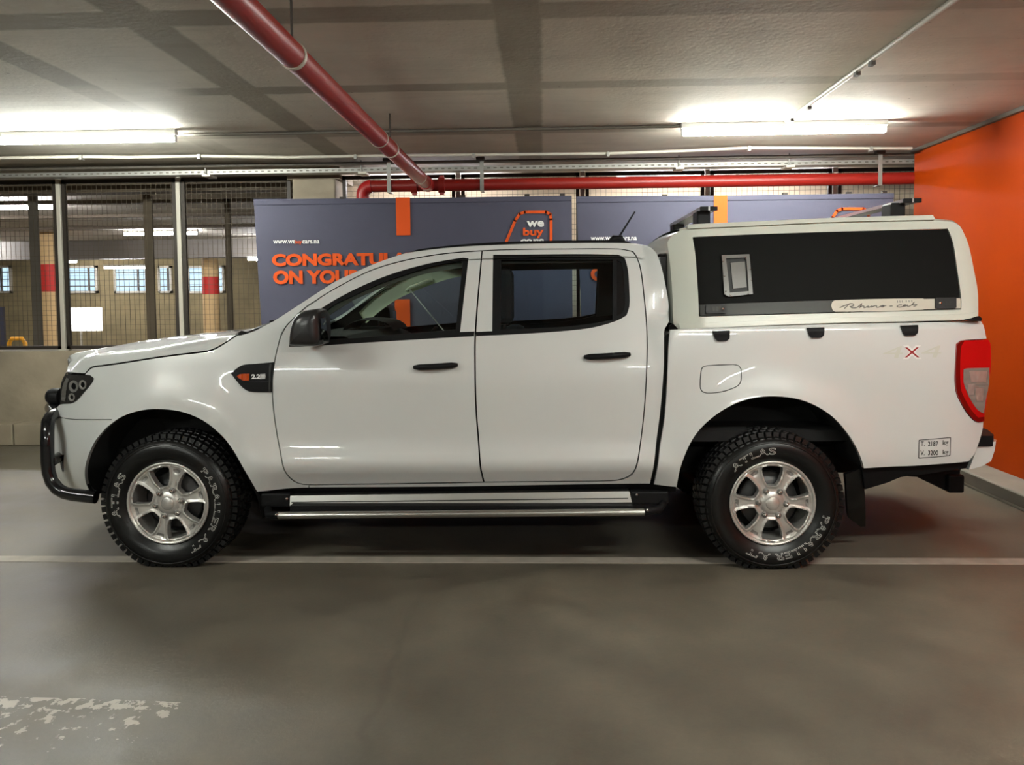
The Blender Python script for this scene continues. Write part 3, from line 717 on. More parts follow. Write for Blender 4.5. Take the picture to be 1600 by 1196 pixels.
for far in sides:
    k = dict(far=far)
    # front wing, running up into the screen pillar base
    wing = hood_gap[1:]+[(373, 525), (385, 522), (391, 520)]+apillar[:2]+[(428, 502), (449.2, 488.4)]+[(449, 506.3), (443, 514.5), (438.5, 523), (432.5, 545), (428.6, 564), (425.4, 585), (424.6, 614), (426.6, 642), (433, 686), (439.5, 720.7), (446, 740.5), (458.5, 753), (473, 758.2), (482, 758.5), (482, 762), (440, 764.5), (402, 768.5)]+arch_f[::-1][1:11]+[(175, 655.3), (120, 655.2), (92, 652), (86, 640), (94, 632.6)]+headlight[:2][::-1][:0]+[(110, 631.2), (119.5, 627.4), (131, 614.6), (144.4, 598.2), (147, 592), (140.5, 586.4)]
    panel('front_wing', smp(wing), [], S, 'paint', truck, **k)
    # cab frame: pillars, roof rail, rear corner and sill around the two doors
    frame = [(449, 488.6)]+apillar[4:]+roofline+[(880, 757.5), (700, 760.5), (483.5, 762), (483.5, 758.8)]
    op = door_front[::-1]; op = [(483.5, 758.8)]
    inner = [(700, 756.2), (756, 754.8), (880, 753.4), (956, 752.4), (975, 749.4), (989, 741.2), (996, 727), (1001.4, 694), (1006.8, 648.5), (1010.3, 600), (1011.8, 560), (1012, 537.6), (1010.8, 502.5), (1006.4, 455.7), (1001.8, 420.5), (995.8, 401.5), (989.5, 392.6), (967, 388.6), (880, 388.6), (800, 389.5), (753, 391.3), (720, 393.3), (690, 396.3), (660, 400.8), (630, 406.9), (600, 414.9), (577, 423.2), (555, 433.3), (540, 441.3), (520, 452.3), (505, 461.3), (493, 469.4), (479, 478.4), (464, 491.4), (449, 506.2)]
    panel('cab_frame', smp(frame+inner), [], S, 'paint', truck, **k)
    d1 = panel('front_door', smp(door_front+door_f_rear), [smp(win_f)], S, 'paint', truck, **k)
    d2 = panel('rear_door', smp(door_r), [smp(win_r)], S, 'paint', truck, **k)
    # black window surrounds and panes
    gf = [(723, 411), (712, 515.5), (600, 525), (520, 531), (498, 531), (500, 503), (512, 483), (550, 463), (592, 444), (634, 429), (676, 416), (718, 408)]
    gr1 = [(783, 406), (958, 406), (958, 500), (927, 506), (880, 511), (782, 516)]
    gr2 = [(964, 406), (971, 410), (974, 424), (976, 456), (976, 478), (972, 489), (964, 494)]
    panel('window_surround', smp(win_f), [smp(gf)], S, 'black', d1, off=-.004, depth=.045, **k)
    panel('window_surround', smp(win_r), [smp(gr1), smp(gr2)], S, 'black', d2, off=-.004, depth=.045, **k)
    panel('window_pane', smp(gf), [], S, 'glass', d1, off=-.012, depth=.0, **k)
    panel('window_pane', smp(gr1), [], S, 'reartint', d2, off=-.012, depth=.0, **k)
    panel('quarter_pane', smp(gr2), [], S, 'gloss', d2, off=-.010, depth=.0, **k)
    # door handles
    for dd, (x0, x1, y0, y1) in ((d1, (647.5, 715, 566, 578)), (d2, (913, 984, 549.5, 562))):
        ym = (y0+y1)/2
        a = SP(x0, ym+2); b = SP(x1, ym-2); y_ = lambda x, z: float(S(x, z))
        mb = MB(); n = 9; pth = []; rr = []
        for i in range(n):
            u = i/(n-1); x = a[0]+(b[0]-a[0])*u; z = a[1]+(b[1]-a[1])*u
            pth.append((x, y_(x, z)-.012-.026*math.sin(math.pi*u)**.7, z)); rr.append(.0165 if 0 < i < n-1 else .010)
        mb.tube(pth, rr, 10)
        h = mb
        if far: h.v = [(x, 2*YC-y, z) for x, y, z in h.v]
        h.build('door_handle', 'black', dd)
        cx = (a[0]+b[0])/2; cz = (a[1]+b[1])/2
        cup = [(cx+.06*math.cos(t), cz+.042*math.sin(t)) for t in np.linspace(0, 2*math.pi, 28, endpoint=False)]
        panel('handle_cup', cup, [], S, 'paint', dd, off=.0012, depth=.001, res=.012,
              dz=lambda x, z, cx=cx, cz=cz: .014*np.exp(-(((x-cx)/.042)**2+((z-cz)/.028)**2)), **k)
    # bed side
    bed = [(1047, 515.6), (1140, 511), (1237.5, 506.8), (1370, 503.5), (1504, 502), (1531, 501), (1533.5, 503), (1538.5, 515), (1541.5, 529.5), (1500, 532.6), (1493.5, 538), (1491.4, 580), (1491.6, 602), (1494.6, 617.5), (1509, 644.5), (1521.5, 658), (1528.5, 660.6), (1536.5, 659), (1535.8, 668), (1532, 684), (1528, 696), (1523, 709), (1513, 721.5), (1466, 725.5), (1420, 728.5)]+arch_r[::-1]+[(1040, 759.5), (1022, 757), (1030.4, 707), (1038.4, 654), (1042.5, 600), (1044.6, 545)]
    flap = [(1095, 578), (1098, 573), (1106, 571), (1147, 569.5), (1155, 571.5), (1159, 577), (1158.6, 594), (1155, 602), (1143, 608.5), (1127, 613.5), (1105, 615), (1097, 613), (1093.5, 606)]
    fh = smp(flap, step=.012)
    bs = panel('bed_side', smp(bed), [] if far else [fh], S, 'paint', truck, **k)
    if not far:
        cen = fh.mean(0); d = fh-cen; fi = cen+d*(1-.005/np.linalg.norm(d, axis=1))[:, None]
        panel('fuel_flap', fi, [], S, 'paint', bs, depth=.012)
        panel('flap_recess', cen+d*1.02, [], S, 'black', bs, off=-.014, depth=.0)
    # canopy clamps under the rail
    for px in (1126, 1273, 1419):
        yy = 525 if px < 1200 else (520 if px < 1300 else 516.5)
        cl = [(px-13, yy-7.5), (px+13.5, yy-8.5), (px+13, yy+4), (px+9, yy+7.5), (px-5, yy+8), (px-9, yy+4)]
        panel('canopy_clamp', smp(cl, step=.02), [], S, 'black', bs, off=.016, depth=.016, res=.02, **k)
    # tail lamp
    lamp_o = [(1494, 538.5), (1500, 533.4), (1520, 532), (1543, 530.6), (1546.6, 536.8), (1547.4, 572), (1544, 600), (1541, 625), (1537.7, 647), (1537, 658), (1528.5, 659.4), (1522, 657), (1510, 644), (1495, 617), (1492.2, 600), (1492, 570)]
    tl = panel('tail_lamp', smp(lamp_o, step=.02), [], S, 'redlens', truck, off=.006, depth=.05, res=.02, **k)
    clear = [(1504.5, 577), (1510, 575.6), (1544.5, 574.6), (1544, 600), (1539.5, 622), (1536, 646), (1527, 641), (1514.5, 623), (1507, 606), (1504.5, 597)]
    panel('clear_section', smp(clear, step=.02), [], S, 'clearlens', tl, off=.009, depth=.003, res=.012, dz=lambda x, z: .0012*np.sin(z*160), **k)
    for (x0, x1, y0, y1) in ((1513, 1541, 580, 597), (1510, 1522, 600, 617), (1522, 1536, 606, 626)):
        q = [(x0, y0), (x1, y0), (x1-2, y1), (x0+2, y1)]
        panel('lamp_reflector', smp(q, step=.02), [], S, 'rim', tl, off=.0115, depth=.003, res=.01, dz=lambda x, z: .0015*np.sin(x*170)*np.cos(z*110), **k)
    rimq = [(1494, 538.5), (1500, 533.4), (1506, 533), (1501, 541), (1499, 570), (1499.5, 600), (1502, 614), (1516, 640), (1527, 652.5), (1537, 651), (1537, 658), (1528.5, 659.4), (1522, 657), (1510, 644), (1495, 617), (1492.2, 600), (1492, 570)]
    panel('lamp_rim', smp(rimq, step=.02), [], S, 'dkredlens', tl, off=.009, depth=.004, res=.015, **k)
    # headlamp
    hl = panel('headlamp', smp(headlight, step=.02), [], S, 'smoke', truck, off=-.002, depth=.05, res=.02, **k)
    panel('lamp_lens', smp(headlight, step=.02), [], S, 'lens', hl, off=.004, depth=.006, res=.02, **k)
    strip = [(96, 626), (96.6, 612), (99.5, 599), (104, 590.5), (108, 592), (104, 606), (102, 628)]
    panel('lamp_strip', smp(strip, step=.01), [], S, 'clearlens', hl, off=.0012, depth=.002, res=.012, dz=lambda x, z: .0015*np.sin(z*260), **k)
    for (cx, cy, r_) in ((115, 604, 7.5), (129, 601.5, 6), (112, 621, 5)):
        q = [(cx+r_*math.cos(t), cy+r_*1.25*math.sin(t)) for t in np.linspace(0, 2*math.pi, 16, endpoint=False)]
        panel('lamp_reflector', smp(q, step=.01), [], S, 'rim', hl, off=.0015, depth=.002, res=.006, dz=lambda x, z, c=SP(cx, cy), r_=r_/292: .014*np.clip(1-np.hypot(x-c[0], z-c[1])/r_, 0, 1), **k)
        q2 = [(cx+r_*.45*math.cos(t), cy+r_*.55*math.sin(t)) for t in np.linspace(0, 2*math.pi, 12, endpoint=False)]
        panel('lamp_projector', smp(q2, step=.01), [], S, 'gloss', hl, off=.0022, depth=.001, res=.01, **k)
    # bumper corner
    bumper = [(92, 653.5), (120, 656.6), (178, 656.4), (167, 667.7), (149.6, 688), (138.5, 710.6), (132.6, 736), (135, 758), (144, 776), (123, 773), (105, 764), (92, 748), (83, 726), (77.5, 702), (75.5, 682), (78, 667), (84, 655)]
    fog = [(94, 714), (97, 711), (100, 711), (100, 737), (97.5, 738), (95, 730)]
    bm_ = panel('bumper_corner', smp(bumper, step=.025), [smp(fog, step=.01)], S, 'paint', truck, res=.03, **k)
    panel('fog_recess', smp(fog, step=.01), [], S, 'black', bm_, off=-.02, depth=0, res=.02, **k)
    # wing vent with its badge
    vent = [(361.5, 584), (369, 577), (380, 570.5), (400, 568.6), (428.6, 566), (425.6, 590), (425.3, 613), (393.5, 612.4), (385, 609.5), (376, 602)]
    vt = panel('wing_vent', smp(vent, step=.015), [], S, 'black', truck, off=.007, depth=.007, res=.015, **k)
    panel('vent_ridge', smp([(372, 576), (384, 573), (421, 570.5), (420.5, 579.5), (384, 581)], step=.015), [], S, 'black', vt, off=.011, depth=.004, res=.02, **k)
    panel('vent_ridge', smp([(378, 597), (420.5, 596), (420.5, 609), (393, 609), (386, 605)], step=.015), [], S, 'black', vt, off=.011, depth=.004, res=.02, **k)
    panel('side_repeater', smp([(371, 588), (376, 584.8), (390.6, 584), (390, 594.5), (380, 594)], step=.01), [], S, 'amber', vt, off=.0125, depth=.005, res=.012, dz=lambda x, z: .002*np.sin(x*300), **k)
    panel('vent_end', smp([(421.6, 569), (425.6, 568.6), (423.6, 590), (423.6, 612), (420.6, 612)], step=.01), [], S, 'dkalu', vt, off=.011, depth=.004, res=.02, **k)
    def decal(s, box, parent, m, off, name, bold=.02, surf=S, slant=0, lbl=None, spacing=1.0):
        x0, x1, y0, y1 = box; p0 = SP(x0, y1, surf, off); p1 = SP(x1, y0, surf, off)
        q, fs = fit_text(s, p0[0], p1[0], p0[1], p1[1], bold, spacing, slant=slant)
        y = surf(q[:, 0], q[:, 1])-off
        mb = MB().add(np.stack([q[:, 0], y, q[:, 1]], 1), fs)
        if lbl: return mb.build(name, m, parent, recalc=False, label=lbl)
        return mb.build(name, m, parent, recalc=False)
    if not far:
        decal('2.2', (393, 406.5, 585, 592.5), vt, 'white', .0135, 'engine_badge', .05)
        panel('badge_plate', smp([(407.5, 584.6), (415.6, 584), (415.4, 592.2), (407.3, 592.6)], step=.01), [], S, 'grey', vt, off=.0125, depth=.002, res=.02)
        decal('TDCi', (408.2, 414.8, 586.4, 590.4), vt, 'white', .0135, 'engine_badge', .02)
        # weight plate decal
        P = smp([(1436, 687.6), (1485, 683.4), (1485.6, 684.5), (1484.8, 711.4), (1483.8, 712.6), (1435.6, 716.8), (1434.8, 716), (1435.4, 688.4)], step=.02)
        c0 = P.mean(0); ins = c0+(P-c0)*np.array([.955, .925])
        panel('weight_plate', P, [ins], S, 'blackdecal', bs, off=.0015, depth=.001, res=.05)
        decal('T.  2187', (1438.5, 1466, 690, 697.6), bs, 'blackdecal', .0015, 'weight_lettering', .015)
        decal('kg', (1473, 1482, 688, 697.5), bs, 'blackdecal', .0015, 'weight_lettering', .015)
        decal('V.  3200', (1438, 1466, 704, 711.8), bs, 'blackdecal', .0015, 'weight_lettering', .015)
        decal('kg', (1473, 1482, 703, 712.5), bs, 'blackdecal', .0015, 'weight_lettering', .015)
        # faded four wheel drive decal
        decal('4', (1377, 1408, 541, 560), bs, 'canopy', .001, 'drive_lettering', .0, slant=.35)
        decal('4', (1437, 1468, 540, 559), bs, 'canopy', .001, 'drive_lettering', .0, slant=.35)
        decal('X', (1410.5, 1440, 540, 561.5), bs, 'white', .0012, 'drive_lettering', .07)
        decal('X', (1413.5, 1436.5, 543, 558.8), bs, 'reddecal', .0018, 'drive_lettering', .0, lbl='red letter of the drive decal')
    # arch liners: a deep dark tunnel with an inner wall
    for nm, arc in (('arch_liner', arch_f), ('arch_liner', arch_r)):
        A = smooth_poly(XZ(arc), .04, 60, closed=False); A = np.vstack([A, XZ(arc)[-1]])
        rows = []
        for dy in (.004, .012, .2, .46): rows.append([(x, float(S(x, z))+dy, z+.002) for x, z in A])
        mb = MB().grid(rows)
        back = [(x, float(S(x, z))+.46, z) for x, z in A]; mb.add(back+[(A[:, 0].mean(), .5, A[:, 1].min())], [(i, i+1, len(back)) for i in range(len(back)-1)])
        if far: mb.v = [(x, 2*YC-y, z) for x, y, z in mb.v]
        mb.build(nm, 'liner', truck, recalc=False)
    # narrow black lip at the rear of the front arch
    lip = [(353, 688.5), (370, 713.5), (384.7, 739.5), (402, 769), (413, 795), (409, 812), (401, 780), (386, 748), (372, 722), (356, 697)]
    panel('mud_guard', smp(lip, step=.03), [], S, 'black', truck, off=-.012, depth=.12, res=.03, **k)
    mf = [(1326, 745), (1354, 735), (1356, 767), (1358, 800), (1357.6, 827), (1350, 827.5), (1340, 820), (1332, 813), (1329, 790)]
    panel('mud_flap', smp(mf, step=.03), [], S, 'rubber', truck, off=-.05, depth=.03, res=.04, **k)
    # sill underside strip and lower bed skirt
    sk = [(1349, 730), (1420, 727), (1466, 724), (1514, 720), (1527, 698), (1529, 694), (1514, 734), (1491, 737), (1445, 744), (1411, 748), (1392, 756), (1355, 767)]
    panel('lower_skirt', smp(sk, step=.04), [], S, 'black', truck, off=-.03, depth=.05, res=.05, **k)
    sl = [(402, 767), (483, 760), (700, 758.5), (1016, 754), (1058, 760), (1058, 772), (1016, 772), (700, 774), (412, 778)]
    panel('sill_strip', smp(sl, step=.06), [], S, 'black', truck, off=-.035, depth=.06, res=.06, **k)
    # dark inner shell closing every panel gap
    shell = [(x+2, y-7) for x, y in hood_gap[2:]]+[(391, 522)]+[(x+2, y+3) for x, y in apillar]+[(x-2, y+3) for x, y in roofline[:18]]+[(1050, 520), (1500, 506), (1530, 520), (1525, 690), (1505, 718), (1420, 726)]+[(x, y-3) for x, y in arch_r[::-1]]+[(1016, 752), (700, 757), (483, 760), (410, 765)]+[(x, y-3) for x, y in arch_f[::-1][1:]]+[(146, 770), (110, 762), (90, 735), (85, 700), (86, 670), (100, 640), (110, 600)]
    wf2 = [(x, y) for x, y in win_f]; wr2 = [(x, y) for x, y in win_r]
    panel('inner_shell', smp(shell, step=.06), [smp(wf2), smp(wr2)], S, 'dark', truck, off=-.034, depth=.01, res=.09, **k)

# --- bonnet, screen, roof, cab back
def mir(rows_half): return [r+[(x, 2*YC-y, z) for x, y, z in r[-2::-1]] for r in rows_half]
gap = smooth_poly(XZ(hood_gap[1:]), .03, 60, closed=False); gap = np.vstack([gap, XZ(hood_gap[-1:])])
sil = [(103, 580), (105, 574), (116, 564.5), (130, 559), (148, 553), (167, 548), (185, 544.3), (210, 539), (248, 530.5), (285, 525), (345, 518), (375, 514.5), (407, 511.8)]
edge = [(103, 581), (106, 575), (117, 566), (131, 560.5), (148, 555.5), (185, 550), (240, 544), (285, 536), (345, 525.5), (371, 522)]
def interp_px(tab, Y):
    P = [at(px, py, Y) for px, py in tab]; xs = [p[0] for p in P]; zs = [p[2] for p in P]
    return lambda x: float(np.interp(x, xs, zs))
zsil = interp_px(sil, .62); zedge = interp_px(edge, .20)
rows = []
xr = gap[-1][0]
xf = SP(104, 582)[0]
xs_ = np.concatenate([np.linspace(xf, gap[0][0], 6)[:-1], gap[:, 0]])
def zgap(x): return float(np.interp(x, gap[:, 0], gap[:, 1]))
for x in xs_:
    zg = zgap(x) if x >= gap[0][0] else gap[0][1]
    yg = float(S(x, zg)); ze = max(zedge(x), zg+.012); zc_ = max(zsil(x), ze+.004); r = []
    u_f = (xs_[-1]-x)/(xs_[-1]-xs_[0])           # 1 at the nose
    push = lambda y: -.16*u_f**3*(1-((YC-y)/(YC-yg))**2)-.02*u_f*(1-((YC-y)/(YC-yg))**2)
    for y, z in ((yg, zg+.009), (yg+.004, zg+.011), (yg+.012, zg+(ze-zg)*.45), (yg+.035, zg+(ze-zg)*.80), (yg+.07, ze), (yg+.12, ze+(zc_-ze)*.15), (yg+.22, ze+(zc_-ze)*.5), (.45, ze+(zc_-ze)*.92), (.62, zc_), (.8, zc_-.004), (YC, zc_-.006)):
        r.append((x+push(y), y, z))
    rows.append(r)
bonnet = MB().grid(mir(rows)).build('bonnet', 'paint', truck)
# nose of the bonnet down to the lamps and grille
r0 = mir(rows)[0]; nose = [r0, [(x-.012, y, z-.02) for x, y, z in r0], [(x-.004, y, min(z, r0[0][2])-.035) for x, y, z in r0]]
MB().grid(nose).build('bonnet_lip', 'paint', truck)
# front face between the corner panels
fz = [(103, 587), (95, 600), (94.4, 613), (93.6, 632), (86, 640), (84, 655), (78, 667), (75.5, 682), (77.5, 702), (83, 726), (92, 748), (105, 764), (123, 773)]
rows = []
for px, py in fz:
    x, z = SP(px, py); y = float(S(x, z)); r = []
    for t_ in np.linspace(0, 1, 14):
        yy = y+(YC-y)*t_; r.append((x-.11*(1-(1-t_)**2), yy, z))
    rows.append(r)
face = MB().grid(mir(rows)).build('front_face', 'paint', truck)
def face_xz(px, py): return SP(px, py)
_a = at(96, 600, .32); _b = at(90, 640, .32); xg, zg1, zg0 = _a[0]+.10, _a[2], _b[2]
def face_x(y, z):
    zs = [SP(a, b)[1] for a, b in fz][::-1]; xs = [SP(a, b)[0] for a, b in fz][::-1]
    x = float(np.interp(z, zs, xs)); ye = float(S(x, z)); t_ = 1-min(1, abs(YC-y)/(YC-ye)); return x-.11*(1-(1-t_)**2)
gy = np.linspace(YC-.46, YC+.46, 15)
MB().grid([[(face_x(y, z)-.012, y, z) for y in gy] for z in np.linspace(zg0, zg1, 6)]).build('grille', 'black', truck)
for i in range(3):
    z = zg0+(zg1-zg0)*(i+.5)/3
    MB().tube([(face_x(y, z)-.02, y, z) for y in gy], .014, 8).build('grille_bar', 'dkalu', truck)
_a = at(77, 690, .34); _b = at(85, 730, .34); xl, zl1, zl0 = _a[0]+.16, _a[2], _b[2]
MB().grid([[(face_x(y, z)-.012, y, z) for y in np.linspace(YC-.5, YC+.5, 15)] for z in np.linspace(zl0, zl1, 5)]).build('lower_grille', 'black', truck)
# cowl with wipers
c0 = SP(372, 524); c1 = SP(408, 511)
rows = [[(x, float(S(x, z))+.03, z), (x-.03, .4, z+.02), (x-.05, YC, z+.025)] for x, z in (c0, ((c0[0]+c1[0])/2, (c0[1]+c1[1])/2+.004), c1)]
MB().grid(mir(rows)).build('cowl', 'black', truck)
wx, wz = SP(392, 515)
MB().tube([(wx-.02, .5, wz+.03), (wx+.02, .8, wz+.045), (wx+.03, 1.25, wz+.04)], .008, 6).build('wiper', 'black', truck)
# windscreen
ap = smooth_poly(XZ(apillar), .05, 60, closed=False); ap = np.vstack([ap, XZ(apillar[-1:])])
rows = []
for i, (x, z) in enumerate(ap):
    y = float(S(x, z)); u_ = i/(len(ap)-1)
    rows.append([(x-.10*(1-.5*u_)*(1-(1-t_)**2), y+.045+(YC-y-.045)*t_, z-.028-.012*(1-t_)) for t_ in np.linspace(0, 1, 8)])
MB().grid(mir(rows)).build('windscreen', 'glass', truck)
# screen pillar outer edge returning to the glass, near and far
for far in sides:
    mb = MB().grid([[(x, float(S(x, z)), z) for x, z in ap], [(x-.004, float(S(x, z))+.03, z+.002) for x, z in ap], [(x-.004, float(S(x, z))+.06, z-.024) for x, z in ap]])
    if far: mb.v = [(x, 2*YC-y, z) for x, y, z in mb.v]
    mb.build('pillar_edge', 'paint', truck)
rl = smooth_poly(XZ(roofline[:11]), .05, 60, closed=False); rl = np.vstack([XZ(apillar[-2:]), rl, XZ(roofline[10:11])])
rows = []
for i, (x, z) in enumerate(rl):
    y = float(S(x, z)); u_ = i/(len(rl)-1); cr = .035*min(1, 4*u_+.1)*min(1, 6*(1-u_)+.2)
    rows.append([(x, y, z), (x, y+.02, z+.004)]+[(x-(.05*(1-(1-t_)**2) if u_ < .02 else .0), y+.05+(YC-y-.05)*t_, z+.004+cr*(1-(1-t_)**2)) for t_ in np.linspace(0, 1, 8)])
roof = MB().grid(mir(rows)).build('roof', 'paint', truck)
rb = np.array(XZ(roofline[10:20])); rows = []
for i, (x, z) in enumerate(rb):
    y = float(S(x, z)); rows.append([(x+.03*(1-(1-t_)**2), y+(YC-y)*t_, z) for t_ in np.linspace(0, 1, 8)])
MB().grid(mir(rows)).build('cab_back', 'paint', truck)
zb1 = rb[3][1]-.12; zb0 = rb[-2][1]-.02
MB().box(rb[6][0]-.0, rb[6][0]+.045, .40, 2*YC-.40, zb0, zb1, .02).build('rear_window', 'gloss', truck)
# black roof ditch mouldings, near and far
mold = [(636, 394.6), (665, 390.5), (690, 387.3), (728, 384.4), (780, 381.6), (850, 379.6), (940, 378.6), (988, 379.4)]
top = [(652, 389.5), (690, 384.6), (728, 381), (780, 377.8), (850, 375.8), (940, 374.8), (972, 374.6)]
for far in sides:
    q = smooth_poly(XZ(mold+top[::-1]), .05, 45)
    panel('roof_moulding', q, [], lambda x, z: S(x, z)+.035, 'black', truck, depth=.035, res=.05, far=far)
# aerial
a0 = at(965, 374, .62); a1 = at(992, 331, .62)
ae = MB().tube([a0, a1], [.0065, .0045], 8).build('aerial', 'black', truck)
MB().tube([(a0[0]-.05, .62, a0[2]-.03), (a0[0]-.02, .62, a0[2]+.006), (a0[0]+.02, .62, a0[2]+.006), (a0[0]+.045, .62, a0[2]-.03)], [.022, .02, .018, .012], 10).build('aerial_base', 'black', ae)

# --- door mirrors
mirror_o = [(456, 540), (457.5, 520), (461, 505), (466, 494), (474, 487), (488, 484), (499, 482.5), (503.5, 488), (505.5, 505), (506.5, 530), (504, 538.5), (495, 541)]
MY = -.10
mo = smooth_poly([(p[0], p[2]) for p in (at(px, py, MY) for px, py in mirror_o)], .02, 50); mc = mo.mean(0)
for far in sides:
    mb = MB(); rows = []
    for y, s_, sh in ((.06, .80, .01), (.02, .96, .004), (-.06, 1.0, 0), (-.12, 1.0, 0), (-.16, .96, 0), (-.185, .84, 0), (-.197, .6, 0), (-.2, .2, 0), (-.2, .0, 0)):
        rows.append([(mc[0]+(x-mc[0])*s_+sh, y, mc[1]+(z-mc[1])*s_) for x, z in mo]); rows[-1].append(rows[-1][0])
    mb.grid(rows)
    if far: mb.v = [(x, 2*YC-y, z) for x, y, z in mb.v]
    mm = mb.build('door_mirror', 'mirrorb', truck)
    lo = [(457.5, 521), (470, 519), (472, 524), (470, 531), (480, 534), (503, 533), (503, 539), (494, 541.5), (458, 541)]
    q = smooth_poly([(p[0], p[2]) for p in (at(px, py, MY-.09) for px, py in lo)], .02, 50)
    panel('mirror_skirt', mc+(q-mc)*.97, [], lambda x, z: -.172+.5*((np.asarray(x)-mc[0])**2+(np.asarray(z)-mc[1])**2), 'grey' if False else 'mirrorb', mm, depth=.02, res=.02, far=far)
    xg_ = mo[:, 0].max()
    g = MB().add([(xg_+.002, -.03, mc[1]-.065), (xg_+.004, -.165, mc[1]-.06), (xg_+.0, -.165, mc[1]+.055), (xg_-.004, -.03, mc[1]+.06)], [(0, 1, 2, 3)])
    if far: g.v = [(x, 2*YC-y, z) for x, y, z in g.v]
    g.build('mirror_glass', 'mirrorg', mm)
    st = smp([(451.5, 541.5), (457.5, 524), (466, 511), (498, 487), (499, 537)], step=.03)
    panel('mirror_base', st, [], S, 'black', mm, off=.004, depth=.03, res=.03, far=far)

# --- cabin
inn = .12
mb = MB()
p = at(500, 528, .5); q = at(592, 510, 1.3)
xd0 = p[0]-.25; xd1 = p[0]+.35; zd = at(520, 524, .5)[2]
prof = [(xd0-.1, .75), (xd0-.1, zd-.05), (xd0+.12, zd+.005), (xd1-.12, zd+.01), (xd1, zd-.04), (xd1-.04, .75)]
rows = [[(x, y, z) for x, z in prof] for y in (inn+.02, YC, 2*YC-inn-.02)]
mb.grid(rows, False)
dash = mb.build('dashboard', 'seat', truck)
hump = [(xd1-.35+.34*(1-math.cos(a))/2*1.0, 1.32, zd+.075*math.sin(a)) for a in np.linspace(0, math.pi, 9)]
MB().grid([[(x, 1.05, z) for x, y, z in hump], [(x, 1.3, z+.012) for x, y, z in hump], [(x, 1.58, z) for x, y, z in hump]]).build('instrument_hood', 'seat', dash)
sw = [(xd1+.17+.06*math.sin(a), 1.33+.185*math.cos(a), zd-.16+.165*math.sin(a)) for a in np.linspace(0, 2*math.pi, 28)]
MB().tube(sw, .015, 8, False).build('steering_wheel', 'black', dash)
for yc_ in (.50, 1.35):
    st = MB(); xs0 = at(800, 500, yc_)[0]
    st.box(xs0-.62, xs0-.06, yc_-.25, yc_+.25, .62, .80, .05); seat = st.build('front_seat', 'seat', truck)
    bk = MB(); bk.grid([[(xs0-.10+.14*u_+.0, yc_-.25+.5*v_, .74+.47*u_) for v_ in (0, .5, 1)] for u_ in (0, .5, 1)])
    bk.grid([[(xs0+.02+.10*u_, yc_-.25+.5*v_, .74+.47*u_) for v_ in (0, .5, 1)] for u_ in (0, .5, 1)])
    bk.box(xs0-.06, xs0+.09, yc_-.24, yc_+.24, .78, zd+.02, .05); bk.build('seat_back', 'seat', seat)
    zt_ = at(800, 420, yc_)[2]
    xh = at(783, 430, yc_)[0]
    MB().box(xh-.03, xh+.07, yc_-.14, yc_+.14, zd+.06, zt_, .035).build('headrest', 'seat', seat)
    for dy in (-.05, .05): MB().tube([(xh+.02, yc_+dy, zd), (xh+.02, yc_+dy, zd+.1)], .007, 6).build('headrest_post', 'chrome', seat)
xb_ = at(962, 500, .5)[0]
bench = MB().box(xb_-.55, xb_+.0, .16, 2*YC-.16, .62, .8, .05).build('rear_bench', 'seat', truck)
MB().box(xb_-.02, xb_+.12, .16, 2*YC-.16, .75, zd-.0, .05).build('bench_back', 'seat', bench)
# headliner
hx0 = at(660, 400, .3)[0]
MB().grid([[(x, .24, z-.075), (x, .5, z-.05), (x, YC, z-.04), (x, 2*YC-.5, z-.05), (x, 2*YC-.24, z-.075)] for x, z in rl[2:]]).build('headliner', 'headliner', truck)
for far in sides:                           # inner trims: belt, pillars, roof edge
    def Si(x, z): return S(x, z)+.07
    tp = [(470, 545), (742, 528), (1000, 522), (1000, 700), (470, 700)]
    panel('door_lining', smp(tp, step=.1), [], Si, 'seat', truck, depth=.01, res=.1, far=far)
    strip = [(476, 520), (505, 497), (547, 470), (590, 451), (632, 436), (668, 426), (720, 418), (740, 416), (740, 396), (690, 399), (630, 409), (577, 426), (540, 443.5), (500, 468), (465, 497)]
    panel('pillar_trim', smp(strip, step=.05), [], lambda x, z: S(x, z)+.055, 'trim' if far else 'headliner', truck, depth=.02, res=.05, far=far)
    bp = [(722, 403), (712, 525), (775, 523), (782, 403)]
    panel('centre_pillar_trim', smp(bp, step=.05), [], Si, 'headliner', truck, depth=.02, res=.06, far=far)
    cp = [(960, 402), (1010, 404), (1030, 500), (960, 506)]
    panel('rear_pillar_trim', smp(cp, step=.05), [], Si, 'headliner', truck, depth=.02, res=.06, far=far)
    ur = [(725, 396), (1010, 396), (1010, 412), (960, 409), (725, 413)]
    panel('roof_edge_trim', smp(ur, step=.06), [], Si, 'headliner', truck, depth=.02, res=.06, far=far)
    h0 = XZ([(575, 452), (584, 446), (618, 434), (628, 432)], lambda x, z: S(x, z)+.09)
    pth = [(x, float(S(x, z))+.06+(.045 if 0 < i < 3 else 0), z) for i, (x, z) in enumerate(h0)]
    if far: pth = [(x, 2*YC-y, z) for x, y, z in pth]
    MB().tube(pth, .012, 8).build('grab_handle', 'trim', truck)
rm = at(553, 447, 1.0)
MB().box(rm[0]-.015, rm[0]+.02, YC-.11, YC+.11, rm[2]-.03, rm[2]+.03, .012).build('rear_view_mirror', 'black', truck)
